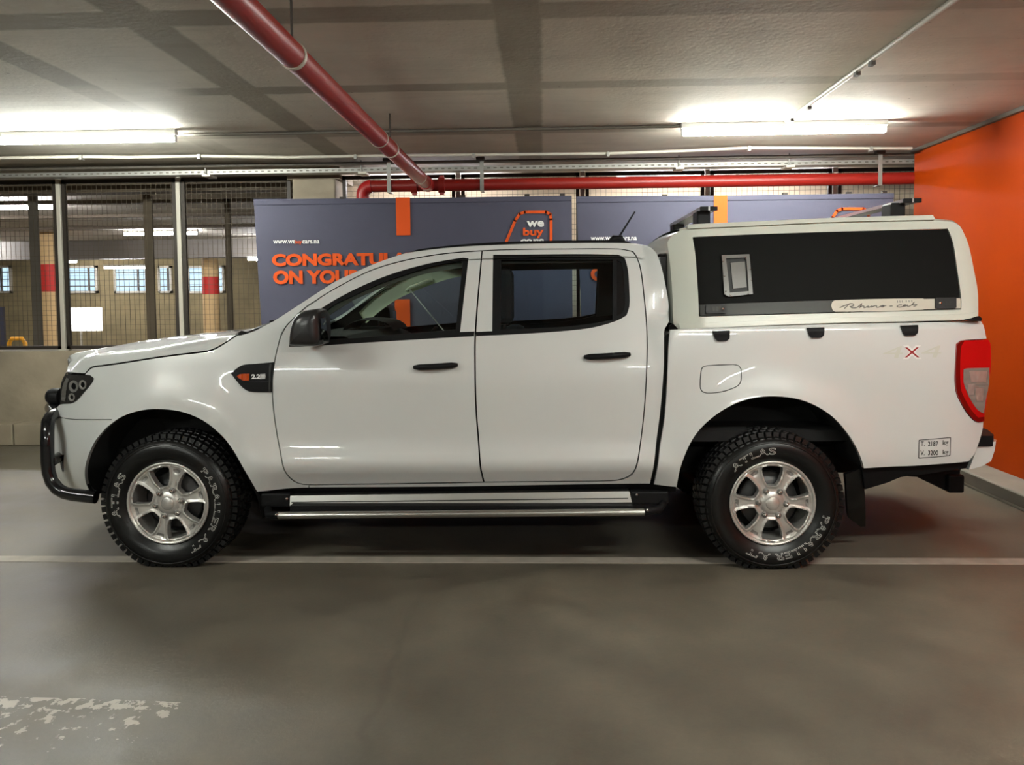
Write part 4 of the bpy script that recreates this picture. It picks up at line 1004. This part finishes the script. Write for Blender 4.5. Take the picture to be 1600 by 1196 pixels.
# thin diagonal strip in the cabin, whitened to look like a reflection
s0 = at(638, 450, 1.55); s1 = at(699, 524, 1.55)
MB().box(-.01, .01, -.002, .002, -.5, .5).build('pale_strip', 'white', truck)
sb = [o for o in truck.children if o.name.startswith('pale_strip')][0]
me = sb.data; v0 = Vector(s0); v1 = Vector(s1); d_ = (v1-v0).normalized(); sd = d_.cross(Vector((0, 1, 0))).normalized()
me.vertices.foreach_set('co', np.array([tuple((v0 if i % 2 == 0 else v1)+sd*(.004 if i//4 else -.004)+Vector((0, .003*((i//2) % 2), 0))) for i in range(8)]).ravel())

# --- bed floor, tailgate, bumper, chassis
tx, tz1 = SP(1531, 503); _, tz0 = SP(1513, 722)
tgr = [SP(1533.5, 503), SP(1540, 520), SP(1545, 560), SP(1543, 600), SP(1537, 660), SP(1531, 686), SP(1518, 715)]
rows = [[(x+.05*(1-(1-t_)**2)-.006, float(S(x, z))+.008+(YC-float(S(x, z))-.008)*t_, z) for t_ in np.linspace(0, 1, 8)] for x, z in tgr]
tg = MB().grid(mir(rows)).build('tailgate', 'paint', truck)
MB().box(tgr[2][0]+.045, tgr[2][0]+.075, YC-.14, YC+.14, 1.0, 1.08, .012).build('tailgate_handle', 'black', tg)
xe = SP(1500, 600)[0]; xb0 = SP(1050, 560)[0]
MB().box(xb0+.02, tx-.02, .14, 2*YC-.14, .66, .72).build('bed_floor', 'dark', truck)
MB().box(xb0, xb0+.03, .10, 2*YC-.10, .55, SP(1050, 520)[1]).build('bed_front', 'paint', truck)
for y_ in (.45, 2*YC-.55):
    MB().box(WF[0]-.5, xe, y_, y_+.10, .42, .58, .01).build('chassis_rail', 'dark', truck)
MB().box(WF[0]-.55, WF[0]+.6, .5, 2*YC-.5, .30, .80, .04).build('engine_guard', 'dark', truck)
MB().box(WF[0]+.55, WR[0]-.62, .16, 2*YC-.16, .34, .56, .02).build('under_floor', 'dark', truck)
for c in (WF, WR): MB().tube([(c[0], .2, c[1]), (c[0], 2*YC-.2, c[1])], .05, 12).build('axle', 'dark', truck)
MB().lathe_y([(.001, YC-.16), (.12, YC-.1), (.15, YC), (.12, YC+.1), (.001, YC+.16)], WR[0], WR[1], 20).build('differential', 'dark', truck)
# rear bumper
bq = [(1529, 694), (1556, 690.5), (1554.5, 703), (1548.5, 721), (1534, 729), (1514, 734.5)]
BY = .16
B2 = [(at(px, py, BY)[0], at(px, py, BY)[2]) for px, py in bq]
xr1 = max(p[0] for p in B2)
mb = MB(); prof = B2; rows = []
for y_, dx in ((BY, 0), (BY+.05, .03), (BY+.2, .06), (YC, .08)): rows.append([(x+(dx if x > B2[0][0]+.04 else 0), y_, z) for x, z in prof])
rows = rows+[[(x, 2*YC-y, z) for x, y, z in r] for r in rows[-2::-1]]
rows = [r+[r[0]] for r in rows]
mb.grid(rows, False); n = len(prof); mb.add(rows[0][:-1], [tuple(range(n))]); mb.add(rows[-1][:-1], [tuple(range(n))[::-1]])
rbp = mb.build('rear_bumper', 'paint', truck)
zst = B2[0][1]; zt_ = at(1554, 681, BY)[2]
out = [(B2[0][0]-.02, BY-.012), (B2[1][0]-.02, BY-.008), (B2[1][0]+.004, BY+.03), (B2[1][0]+.06, BY+.2), (B2[1][0]+.085, YC)]
out = out+[(x, 2*YC-y) for x, y in out[-2::-1]]; n = len(out)
mb = MB(); mb.add([(x, y, zst-.012) for x, y in out]+[(x, y, zt_) for x, y in out], [tuple(range(n))[::-1], tuple(range(n, 2*n))]+[(i, (i+1) % n, n+(i+1) % n, n+i) for i in range(n)])
mb.build('bumper_step', 'black', rbp)
h0 = at(1482, 771, .62); h1 = at(1508, 743, .62)
MB().box(h0[0], h1[0], .62, 2*YC-.62, h0[2], h1[2], .012).build('tow_bar', 'black', truck)
MB().prism_y([(at(px, py, .66)[0], at(px, py, .66)[2]) for px, py in ((1420, 745), (1437, 746), (1480, 768), (1500, 766), (1500, 735), (1420, 735))], .66, .70).build('tow_bracket', 'black', truck)
MB().tube([(h1[0]-.02, YC, h0[2]+.04), (h1[0]+.09, YC, h0[2]+.04), (h1[0]+.11, YC, h0[2]+.1)], .02, 10).build('tow_ball_arm', 'black', truck)

# --- side steps
for far in sides:
    ya = -.005
    def bar(x0, x1, y0, y1, Y, m, name, parent, n=14):
        a = at(x0, (y0+y1)/2+(y1-y0)*0, Y); b = at(x1, (y0+y1)/2-5, Y); r_ = (at(x0, y0, Y)[2]-at(x0, y1, Y)[2])/2
        mb = MB().tube([a, b], r_, n)
        if far: mb.v = [(x, 2*YC-y, z) for x, y, z in mb.v]
        return mb.build(name, m, parent)
    a = at(453.6, 790.5, .07); b = at(987, 784.6, .07); zt0_ = at(453.6, 775, .07)[2]; zt1_ = at(987, 768, .07)[2]
    mb = MB()
    Yo = .06
    for z0, z1, q0, q1, y0 in ((a[2], zt0_, b[2], zt1_, Yo),):
        mb.add([(a[0], y0, z0), (b[0], y0, q0), (b[0]-.012, y0+.01, q1), (a[0], y0+.01, z1), (a[0], y0+.16, z0), (b[0], y0+.16, q0), (b[0]-.012, y0+.16, q1), (a[0], y0+.16, z1)],
               [(0, 1, 2, 3), (7, 6, 5, 4), (3, 2, 6, 7), (0, 4, 5, 1), (0, 3, 7, 4), (1, 5, 6, 2)])
    if far: mb.v = [(x, 2*YC-y, z) for x, y, z in mb.v]
    step = mb.build('side_step', 'alu', truck)
    zz = (a[2]*.62+zt0_*.38); zq = (b[2]*.62+zt1_*.38)
    mb = MB().add([(a[0]+.01, Yo-.002, zz-.0025), (b[0]-.02, Yo-.002, zq-.0025), (b[0]-.02, Yo-.002, zq+.0025), (a[0]+.01, Yo-.002, zz+.0025)], [(0, 1, 2, 3)])
    if far: mb.v = [(x, 2*YC-y, z) for x, y, z in mb.v]
    mb.build('step_groove', 'dkalu', step)
    bar(435, 1007, 800, 811, -.03, 'alu', 'step_tube', step)
    e0 = at(410, 806, -.03); e1 = at(435, 805.3, -.03); f0 = at(1007, 799.6, -.03); f1 = at(1040, 797, -.03)
    for nm, pts, rr in (('tube_cap', [(e1[0], -.03, e1[2]), (e0[0]+.03, -.02, e0[2]), (e0[0], .06, e0[2]+.01)], .021), ('tube_cap', [(f0[0], -.03, f0[2]), (f1[0]-.03, -.02, f1[2]), (f1[0], .06, f1[2]+.01)], .021)):
        mb = MB().tube(pts, rr, 12)
        if far: mb.v = [(x, 2*YC-y, z) for x, y, z in mb.v]
        mb.build(nm, 'black', step)
    for (x0, x1, y0, y1) in ((408, 454, 771, 793), (985, 1045, 768, 789)):
        p0 = at(x0, y1, Yo+.01); p1 = at(x1, y0, Yo+.01)
        mb = MB().box(p0[0], p1[0], Yo+.005, Yo+.15, p0[2], p1[2], .01)
        if far: mb.v = [(x, 2*YC-y, z) for x, y, z in mb.v]
        mb.build('step_end', 'black', step)
    for px, py, Y in ((448, 780, Yo), (995, 773.5, Yo), (432, 804.5, -.055), (1012, 797.5, -.055)):
        c = at(px, py, Y); mb = MB().lathe_y([(.0001, Y-.008), (.005, Y-.007), (.008, Y-.002), (.008, Y+.012)], c[0], c[2], 10)
        if far: mb.v = [(x, 2*YC-y, z) for x, y, z in mb.v]
        mb.build('step_bolt', 'chrome', step)
    a1 = at(453, 792, .0); b1 = at(990, 786, .0)
    mb = MB().box(a1[0], b1[0], .0, .14, at(453, 800, .0)[2], a1[2]+.004)
    if far: mb.v = [(x, 2*YC-y, z) for x, y, z in mb.v]
    mb.build('step_beam', 'black', step)

# --- bull bar and spot lamps
BB = .20
bp_ = [(86, 646.5, .34), (79, 652, .28), (75, 660, .24), (74, 676, BB), (74, 700, BB), (74.4, 722, BB), (76, 738, BB), (81, 753, BB), (90, 764.5, BB), (101, 770.5, BB), (114, 773.5, BB), (132, 775.5, BB), (150, 777.5, BB)]
pth = [tuple(at(px, py, y)) for px, py, y in bp_]
pth = [tuple(p) for p in np.array([np.array(p) for p in pth])]
bar_o = MB().tube(pth, .036, 16).build('bull_bar', 'gloss', truck)
pf = [(x, 2*YC-y, z) for x, y, z in pth]
MB().tube(pf, .036, 16).build('bar_hoop', 'gloss', bar_o)
MB().tube([pth[0], (pth[0][0]-.12, .5, pth[0][2]+.01), (pth[0][0]-.16, YC, pth[0][2]+.01), (pf[0][0]-.12, 2*YC-.5, pf[0][2]+.01), pf[0]], .036, 14).build('top_tube', 'gloss', bar_o)
MB().tube([(pth[5][0]+.02, BB, pth[5][2]), (pth[5][0]-.06, .5, pth[5][2]), (pth[5][0]-.08, YC, pth[5][2]), (pth[5][0]-.06, 2*YC-.5, pth[5][2]), (pth[5][0]+.02, 2*YC-BB, pth[5][2])], .03, 14).build('cross_tube', 'gloss', bar_o)
for s_ in (1, -1):
    y_ = YC-s_*.42; c = at(85, 620, YC-.42); r_ = .05
    mb = MB(); x0 = c[0]
    pts = [(x0+.04, y_, c[2]), (x0+.03, y_, c[2]), (x0-.01, y_, c[2]), (x0-.03, y_, c[2]), (x0-.036, y_, c[2])]
    sl_ = MB().tube(pts, [r_*.97, r_, r_, r_*.86, r_*.6], 18).build('spot_lamp', 'black', truck)
    MB().tube([(x0-.03, y_, c[2]), (x0-.038, y_, c[2])], [r_*.8, r_*.7], 18).build('lamp_lens', 'smoke', sl_)
    MB().box(x0-.01, x0+.12, y_-.015, y_+.015, c[2]-r_-.012, c[2]-r_+.01).build('lamp_bracket', 'black', sl_)

# --- wheels
def ring_text(mb, s, cx, cz, r0, r1, a0, a1, ysurf, outline=.018):
    V, Fs = text_data(s, 1.0, 0, outline, 1.05); lo = V.min(0); hi = V.max(0)
    u_ = (V[:, 0]-lo[0])/(hi[0]-lo[0]); v_ = (V[:, 1]-lo[1])/(hi[1]-lo[1])
    th = np.radians(a0+(a1-a0)*u_); r_ = r0+(r1-r0)*v_
    y = np.array([ysurf(q) for q in r_])-.0012+V[:, 2]*.03
    mb.add(np.stack([cx+r_*np.cos(th), y, cz+r_*np.sin(th)], 1), Fs)
TYRE = [(.212, .040), (.218, .014), (.232, .008), (.250, -.006), (.275, -.016), (.300, -.018), (.322, -.012), (.340, .002), (.353, .022), (.360, .045), (.362, .13), (.360, .215), (.350, .24), (.320, .27), (.270, .275), (.215, .24)]
def ytyre(r): return float(np.interp(r, [p[0] for p in TYRE[:10]], [p[1] for p in TYRE[:10]]))
def wheel(cx, cz, rot, far, texts=True):
    def fx(mb, flat=False):
        if flat: mb.v = [(x, y, max(z, .004)) for x, y, z in mb.v]
        if far: mb.v = [(x, 2*YC-y, z) for x, y, z in mb.v]
        return mb
    ty = fx(MB().lathe_y(TYRE, cx, cz, 72), True).build('tyre', 'rubber', truck)
    tr = MB(); n = 58
    for k in range(n):                      # shoulder lugs and centre blocks
        a = 2*math.pi*k/n; da = 2*math.pi/n*.36
        for (y0, y1, r0, r1, sh, wgt) in ((.000, .020, .333, .352, 0, .8), (.016, .062, .345, W_R+.004, 0, 1), (.072, .128, .356, W_R+.006, .35, .95), (.138, .19, .356, W_R+.006, .7, .95), (.2, .245, .345, W_R+.004, .2, 1)):
            aa = a+sh*2*math.pi/n; w_ = da*wgt; vs = []
            for r_, y_s in ((r0, 0), (r1, .004)):
                for t_, yy in ((-w_, y0+y_s), (w_, y0+y_s), (w_*.9, y1-y_s), (-w_*.9, y1-y_s)):
                    q = r_*(1 if not (y0 < .01 and yy < .01) else .985)
                    vs.append((cx+q*math.cos(aa+t_), yy, cz+q*math.sin(aa+t_)))
            tr.add(vs, [(4, 5, 6, 7), (0, 1, 5, 4), (1, 2, 6, 5), (2, 3, 7, 6), (3, 0, 4, 7)])
    o = fx(tr, True).build('tread_blocks', 'rubber', ty); o['kind'] = 'stuff'
    rg = MB().lathe_y([(.322, -.0145), (.325, -.0165), (.328, -.0135)], cx, cz, 72); fx(rg).build('sidewall_rib', 'rubber', ty)
    if texts and not far:
        mb = MB()
        ring_text(mb, 'ATLAS', cx, cz, .262, .300, 140+rot, 88+rot, ytyre)
        ring_text(mb, 'PARALLER A/T', cx, cz, .262, .298, -13+rot, -119+rot, ytyre)
        mb.build('sidewall_lettering', 'tyretext', ty, recalc=False)
    # rim: barrel, face with six windows, pockets, nuts and cap
    rim = fx(MB().lathe_y([(.224, .012), (.226, .004), (.220, .000), (.212, .004), (.206, .018), (.200, .06), (.192, .11), (.19, .22)], cx, cz, 64)).build('wheel_rim', 'rim', truck)
    def pol(r_, a): return (cx+r_*math.cos(a), cz+r_*math.sin(a))
    holes = []; pockets = []
    for k in range(6):
        a = rad(90+60*k+rot*.25)
        w6 = [(-.050, .190), (-.026, .1955), (0, .1975), (.026, .1955), (.050, .190), (.055, .182), (.051, .155), (.038, .115), (.024, .094), (.016, .0905), (-.016, .0905), (-.024, .094), (-.038, .115), (-.051, .155), (-.055, .182)]
        ca_, sa_ = math.cos(a-math.pi/2), math.sin(a-math.pi/2)
        holes.append(np.array([(cx+u_*ca_-v_*sa_, cz+u_*sa_+v_*ca_) for u_, v_ in w6]))
        a2 = a+rad(30); ca_, sa_ = math.cos(a2-math.pi/2), math.sin(a2-math.pi/2)
        pk = [(-.026, .190), (0, .193), (.026, .190), (.020, .172), (-.020, .172)]
        pockets.append(np.array([(cx+u_*ca_-v_*sa_, cz+u_*sa_+v_*ca_) for u_, v_ in pk]))
    outer = np.array([pol(.212, t_) for t_ in np.linspace(0, 2*math.pi, 72, endpoint=False)])
    H0 = np.concatenate([hp for hp in holes]); H1 = np.concatenate([np.roll(hp, -1, 0) for hp in holes])
    def Rs(x, z):
        x = np.asarray(x, float); z = np.asarray(z, float); r_ = np.hypot(x-cx, z-cz)
        P = np.stack([x, z], -1).reshape(-1, 2); d = H1-H0; L2 = (d*d).sum(1)
        t_ = np.clip(((P[:, None]-H0[None])*d[None]).sum(2)/L2, 0, 1)
        dist = np.linalg.norm(P[:, None]-(H0[None]+t_[..., None]*d[None]), axis=2).min(1).reshape(r_.shape)
        y = .016-.007*np.exp(-((dist-.005)/.0055)**2)-.014*np.clip(1-(r_/.062)**4, 0, 1)**.7-.006*np.exp(-((r_-.205)/.007)**2)
        for pp in pockets:
            c = pp.mean(0); dd = np.hypot(x-c[0], z-c[1]); y = y+.008*np.exp(-(dd/.014)**2)
        return y
    panel('rim_face', outer, holes, Rs, 'rim', rim, depth=.045, res=.0085, far=far, loops=pockets)
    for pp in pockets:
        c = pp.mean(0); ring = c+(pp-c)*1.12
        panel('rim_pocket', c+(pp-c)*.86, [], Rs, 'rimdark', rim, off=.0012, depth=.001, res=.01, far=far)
    fx(MB().lathe_y([(.0005, -.003), (.030, -.002), (.036, .002), (.038, .012), (.038, .03)], cx, cz, 32)).build('centre_cap', 'rim', rim)
    for k in range(6):
        a = rad(60*k-3+rot*.25+0); x, z = pol(.072, a)
        fx(MB().lathe_y([(.0005, -.010), (.006, -.008), (.0095, .0), (.0105, .03)], x, z, 12)).build('lug_nut', 'chrome', rim)
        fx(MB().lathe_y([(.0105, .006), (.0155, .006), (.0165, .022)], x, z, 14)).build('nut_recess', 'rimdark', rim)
    fx(MB().lathe_y([(.05, .09), (.15, .09), (.155, .1), (.155, .12)], cx, cz, 40)).build('brake_disc', 'brake', rim)
    fx(MB().disc_y(cx, .16, cz, .19, 32)).build('wheel_backing', 'dark', rim)
for far in sides:
    wheel(WF[0], WF[1], 56, far); wheel(WR[0], WR[1], 0, far)

# --- canopy on the bed
def C(x, z):
    x = np.asarray(x, float); z = np.asarray(z, float)
    y = .085+.30*np.clip(z-1.33, -.1, None)+.10*np.clip(z-1.5, 0, None)**2
    xf_ = np.clip((.86-x)/.17, 0, 1.4); y = y+.085*xf_**2
    xr_ = np.clip((x-2.22)/.13, 0, 1.4); y = y+.05*xr_**2
    return y
def CP(pts, step=.04, corner=38, off=0.0): return smp(pts, C, step, corner, off)
cano = [(1051.5, 367), (1062, 361), (1074, 357.6), (1180, 352.5), (1300, 347), (1459, 344), (1473, 346), (1490.7, 347.5), (1499.5, 353), (1506.5, 365.5), (1513.5, 383), (1522, 423), (1527.5, 453), (1528.5, 479.6), (1528.5, 494.5), (1504, 500.5), (1430, 502), (1300, 505.5), (1180, 510), (1060, 514.5), (1052, 506), (1050.6, 460), (1048, 425), (1045, 393.5), (1043.4, 378)]
hat = [(1082, 370.7), (1190, 366), (1300, 362.4), (1481, 357.4), (1489, 378), (1496, 421.7), (1502, 465.6), (1502, 484), (1300, 489.5), (1092, 495.3), (1091.5, 475), (1089.6, 440), (1086, 395)]
# canopy roof, front and rear walls
ct_ = np.array(XZ(cano[1:9], C)); rows = []
for x, z in ct_:
    y = float(C(x, z)); rows.append([(x, y, z), (x, y+.02, z+.012)]+[(x, y+.05+(YC-y-.05)*t_, z+.012+.016*(1-(1-t_)**2)) for t_ in np.linspace(0, 1, 6)])
can = MB().grid(mir(rows)).build('canopy', 'canopy', truck)
for far in sides:
    cs = panel('canopy_side', CP(cano), [CP(hat)], C, 'canopy', can, far=far)
    hp = CP(hat); c_ = hp.mean(0); hin = c_+(hp-c_)*np.array([.994, .985])
    hatch = panel('side_hatch', hin, [], C, 'hatch', can, off=-.004, depth=.02, far=far)
    band = [(1093, 476.3), (1300, 469.5), (1500, 465.5), (1500.6, 482.6), (1300, 488), (1094, 493.5)]
    panel('hatch_rail', CP(band), [], C, 'dkalu', can, off=.004, depth=.012, far=far)
    panel('rail_silver', CP([(1440, 467.6), (1500, 466.2), (1500.4, 482), (1440, 483.6)]), [], C, 'lightsteel', can, off=.0055, depth=.004, far=far)
    pill = [(1304, 469.4), (1441, 466.6), (1446, 469.5), (1447.5, 476), (1446, 481.5), (1441, 484.4), (1305, 487.4), (1300, 484.5), (1298, 478.5), (1299.6, 472.4)]
    pl_ = panel('name_plate', CP(pill, .015), [], C, 'lightsteel', can, off=.009, depth=.005, res=.03, far=far)
    for (x0, x1, y0, y1, lk) in ((1102, 1135, 475.6, 490, 1128), (1459.5, 1492, 465.5, 482.5, 1466.5)):
        q = CP([(x0, y0+2), (x0+2, y0+.4), (x1-1.5, y0-.4), (x1, y0+1), (x1, y1-2), (x1-2, y1-.5), (x0+2, y1), (x0, y1-1.5)], .012)
        hd = panel('hatch_latch', q, [], C, 'latch', can, off=.018, depth=.014, res=.02, far=far)
        if not far:
            for dx in (.30, .5, .7) if x0 > 1300 else (.12, .36, .52):
                xx = x0+(x1-x0)*dx; yy = (y0+y1)/2
                panel('latch_slot', CP([(xx-1.3, yy-3.4), (xx+1.3, yy-3.4), (xx+1.3, yy+3.4), (xx-1.3, yy+3.4)], .02), [], C, 'dkalu', can, off=.0195, depth=.001, res=.02)
            p_ = SP(lk, (y0+y1)/2, C); yk = float(C(*p_))-.019
            MB().lathe_y([(.0002, yk-.004), (.0075, yk-.003), (.0085, yk+.002)], p_[0], p_[1], 14).build('latch_key', 'chrome', can)
    # flip vent window
    if True:
        vo = [(1127, 399), (1170, 397.5), (1175.5, 459.5), (1137, 463.5), (1131, 460)]
        vw = panel('vent_frame', CP(vo, .03), [CP([(1133.5, 404), (1165, 402.6), (1169, 455), (1139.5, 457.5)], .03)], C, 'ventglass', can, off=.014, depth=.016, res=.03, far=far)
        panel('vent_pane', CP([(1133.5, 404), (1165, 402.6), (1169, 455), (1139.5, 457.5)], .03), [], C, 'latch', can, off=.002, depth=.0, res=.03, far=far)
        panel('vent_panel', CP([(1141, 411), (1163, 409), (1166, 449), (1145, 451)], .03), [], C, 'ventglass', can, off=.010, depth=.006, res=.03, far=far)
        for px, py in ((1128.5, 409), (1131, 432), (1133, 455.5), (1140, 461), (1167.5, 460), (1173, 438), (1171, 421), (1164, 405)):
            p_ = SP(px, py, C); yk = float(C(*p_))-.016
            mb = MB().lathe_y([(.0002, yk-.004), (.003, yk-.003), (.004, yk+.004)], p_[0], p_[1], 8)
            if far: mb.v = [(x, 2*YC-y, z) for x, y, z in mb.v]
            mb.build('vent_screw', 'chrome', can)
    # rail foot seal and end wedges
    panel('canopy_foot', CP([(1052, 507), (1062, 514.5), (1300, 506.5), (1504, 501.5), (1530, 495), (1532, 500.5), (1300, 506.5), (1062, 515.5), (1046, 516), (1046, 509)]), [], C, 'black', can, off=-.01, depth=.02, far=far)
    panel('canopy_wedge', CP([(1504, 501), (1512, 496.5), (1530, 494), (1534, 498), (1532.5, 502)]), [], C, 'black', can, off=.004, depth=.05, far=far)
    panel('canopy_crease', CP([(1062, 513.8), (1180, 509), (1300, 504.6), (1504, 499.6), (1526, 494), (1526, 487), (1504, 491), (1300, 497.5), (1180, 501.5), (1060, 506)]), [], C, 'canopy', can, off=.010, depth=.012, far=far)
    # gutter rail
    gu = [(1074, 351.6), (1180, 346.5), (1300, 341.2), (1455, 336.7), (1459, 344), (1300, 347.6), (1180, 353), (1074, 358)]
    panel('gutter_rail', CP(gu, .06), [], C, 'canopy', can, off=.02, depth=.09, res=.06, far=far)
# script name plate, drawn as a hand-written line
def stroke(pts, r, parent, m, name):
    P = smooth_poly(XZ(pts, C, .010), .006, 120, closed=False)
    MB().tube([(x, float(C(x, z))-.0105, z) for x, z in P], r, 5).build(name, m, parent)
for pts in ([(1312, 481), (1320, 477.5), (1329, 475)], [(1319, 482.5), (1324, 478), (1327, 474.8), (1333, 475.2), (1334, 477.5), (1328, 479.5), (1333, 481.5), (1339, 480.4), (1347, 474.2), (1345, 478), (1342.6, 481.2), (1347, 478.6), (1350, 478.6), (1349.6, 481), (1353, 480.2), (1357, 478), (1355.6, 480.8), (1359, 480), (1363, 477.8), (1362, 480.6), (1366, 478.2), (1370, 478), (1369.6, 480.4), (1374, 479.8), (1378, 477.4), (1382, 477.6), (1380, 480), (1376.6, 479.4), (1382, 477.8), (1386, 478)],
            [(1390, 478.6), (1396, 478.4)], [(1409, 476.6), (1404, 477), (1401, 479), (1404, 480), (1410, 479.4), (1416, 476.4), (1412, 476.8), (1411, 479), (1415, 478.6), (1418, 476.2), (1418, 479), (1423, 477.6), (1429, 471.6), (1425, 477), (1429, 475.6), (1433, 476.4), (1429, 478.8), (1425.6, 478.4)], [(1358, 474.5), (1358.8, 474.3)]):
    stroke(pts, .0021, can, 'script', 'name_lettering')
decal_c = [(1400.5, 1409, 469.6, 473.2), (1414, 1424, 469.2, 472.6)]
for bx in decal_c:
    p0 = SP(bx[0], bx[3], C); p1 = SP(bx[1], bx[2], C)
    q, fs = fit_text('III', p0[0], p1[0], p0[1], p1[1]); y = C(q[:, 0], q[:, 1])-.0105
    MB().add(np.stack([q[:, 0], y, q[:, 1]], 1), fs).build('name_lettering', 'rimdark', can, recalc=False)
fr_ = np.array(XZ([cano[1], cano[0], cano[-1]]+cano[-2:-6:-1], C)); rows = []
for x, z in fr_:
    y = float(C(x, z)); rows.append([(x-.02*(1-(1-t_)**2), y+(YC-y)*t_, z+.01*t_) for t_ in np.linspace(0, 1, 8)])
MB().grid(mir(rows)).build('canopy_front', 'canopy', can)
zt_ = at(1043, 396, .33)[2]; xx = fr_[3][0]
cw = MB().box(xx-.06, xx+.02, .33, 2*YC-.33, 1.28, zt_, .02).build('front_window', 'gloss', can)
rr_ = np.array(XZ(cano[8:15], C)); rows = []
for x, z in rr_:
    y = float(C(x, z)); rows.append([(x+.015*(1-(1-t_)**2), y+(YC-y)*t_, z) for t_ in np.linspace(0, 1, 8)])
MB().grid(mir(rows)).build('canopy_rear', 'canopy', can)
MB().box(rr_[3][0]-.0, rr_[3][0]+.05, .36, 2*YC-.36, 1.36, 1.70, .02).build('rear_hatch', 'gloss', can)
# roof bars
for (pxl, pxr, py0, py1, py_l, leg) in ((1095, 1121, 322.5, 329.5, 333, (1088, 1109, 330, 349)), (1413, 1440, 310, 316.5, 321, (1390, 1413, 320, 338.5))):
    Yb = .36
    a = at(pxl, py1, Yb); b = at(pxr, py0, Yb)
    rb_ = MB().box(a[0], b[0], Yb+.015, 2*YC-Yb-.015, a[2]+.002, b[2]-.002, .004).build('roof_bar', 'dkalu', truck)
    MB().box(a[0]-.001, a[0]+.012, Yb+.02, 2*YC-Yb-.02, a[2]+.0025, b[2]-.001).build('bar_edge', 'alu', rb_)
    for s_ in (1, -1):
        y_ = Yb if s_ > 0 else 2*YC-Yb
        mb = MB().box(a[0]-.002, b[0]+.002, min(y_, y_+s_*.02), max(y_, y_+s_*.02), a[2]-.001, b[2]+.001, .003); mb.build('bar_cap', 'black', rb_)
        mb = MB(); m_ = (a[0]+b[0])/2; mb.box(m_-.004, m_+.004, min(y_-s_*.002, y_+s_*.01), max(y_-s_*.002, y_+s_*.01), a[2], b[2]); mb.build('cap_slot', 'grey', rb_)
        l0 = at(leg[0], leg[3], Yb+.08); l1 = at(leg[1], leg[2], Yb+.08)
        ya_, yb2 = (Yb+.06, Yb+.2) if s_ > 0 else (2*YC-Yb-.2, 2*YC-Yb-.06)
        MB().box(l0[0], l1[0], ya_, yb2, l0[2]-.02, a[2]+.006, .008).build('bar_leg', 'black', rb_)
bpy.context.view_layer.update()
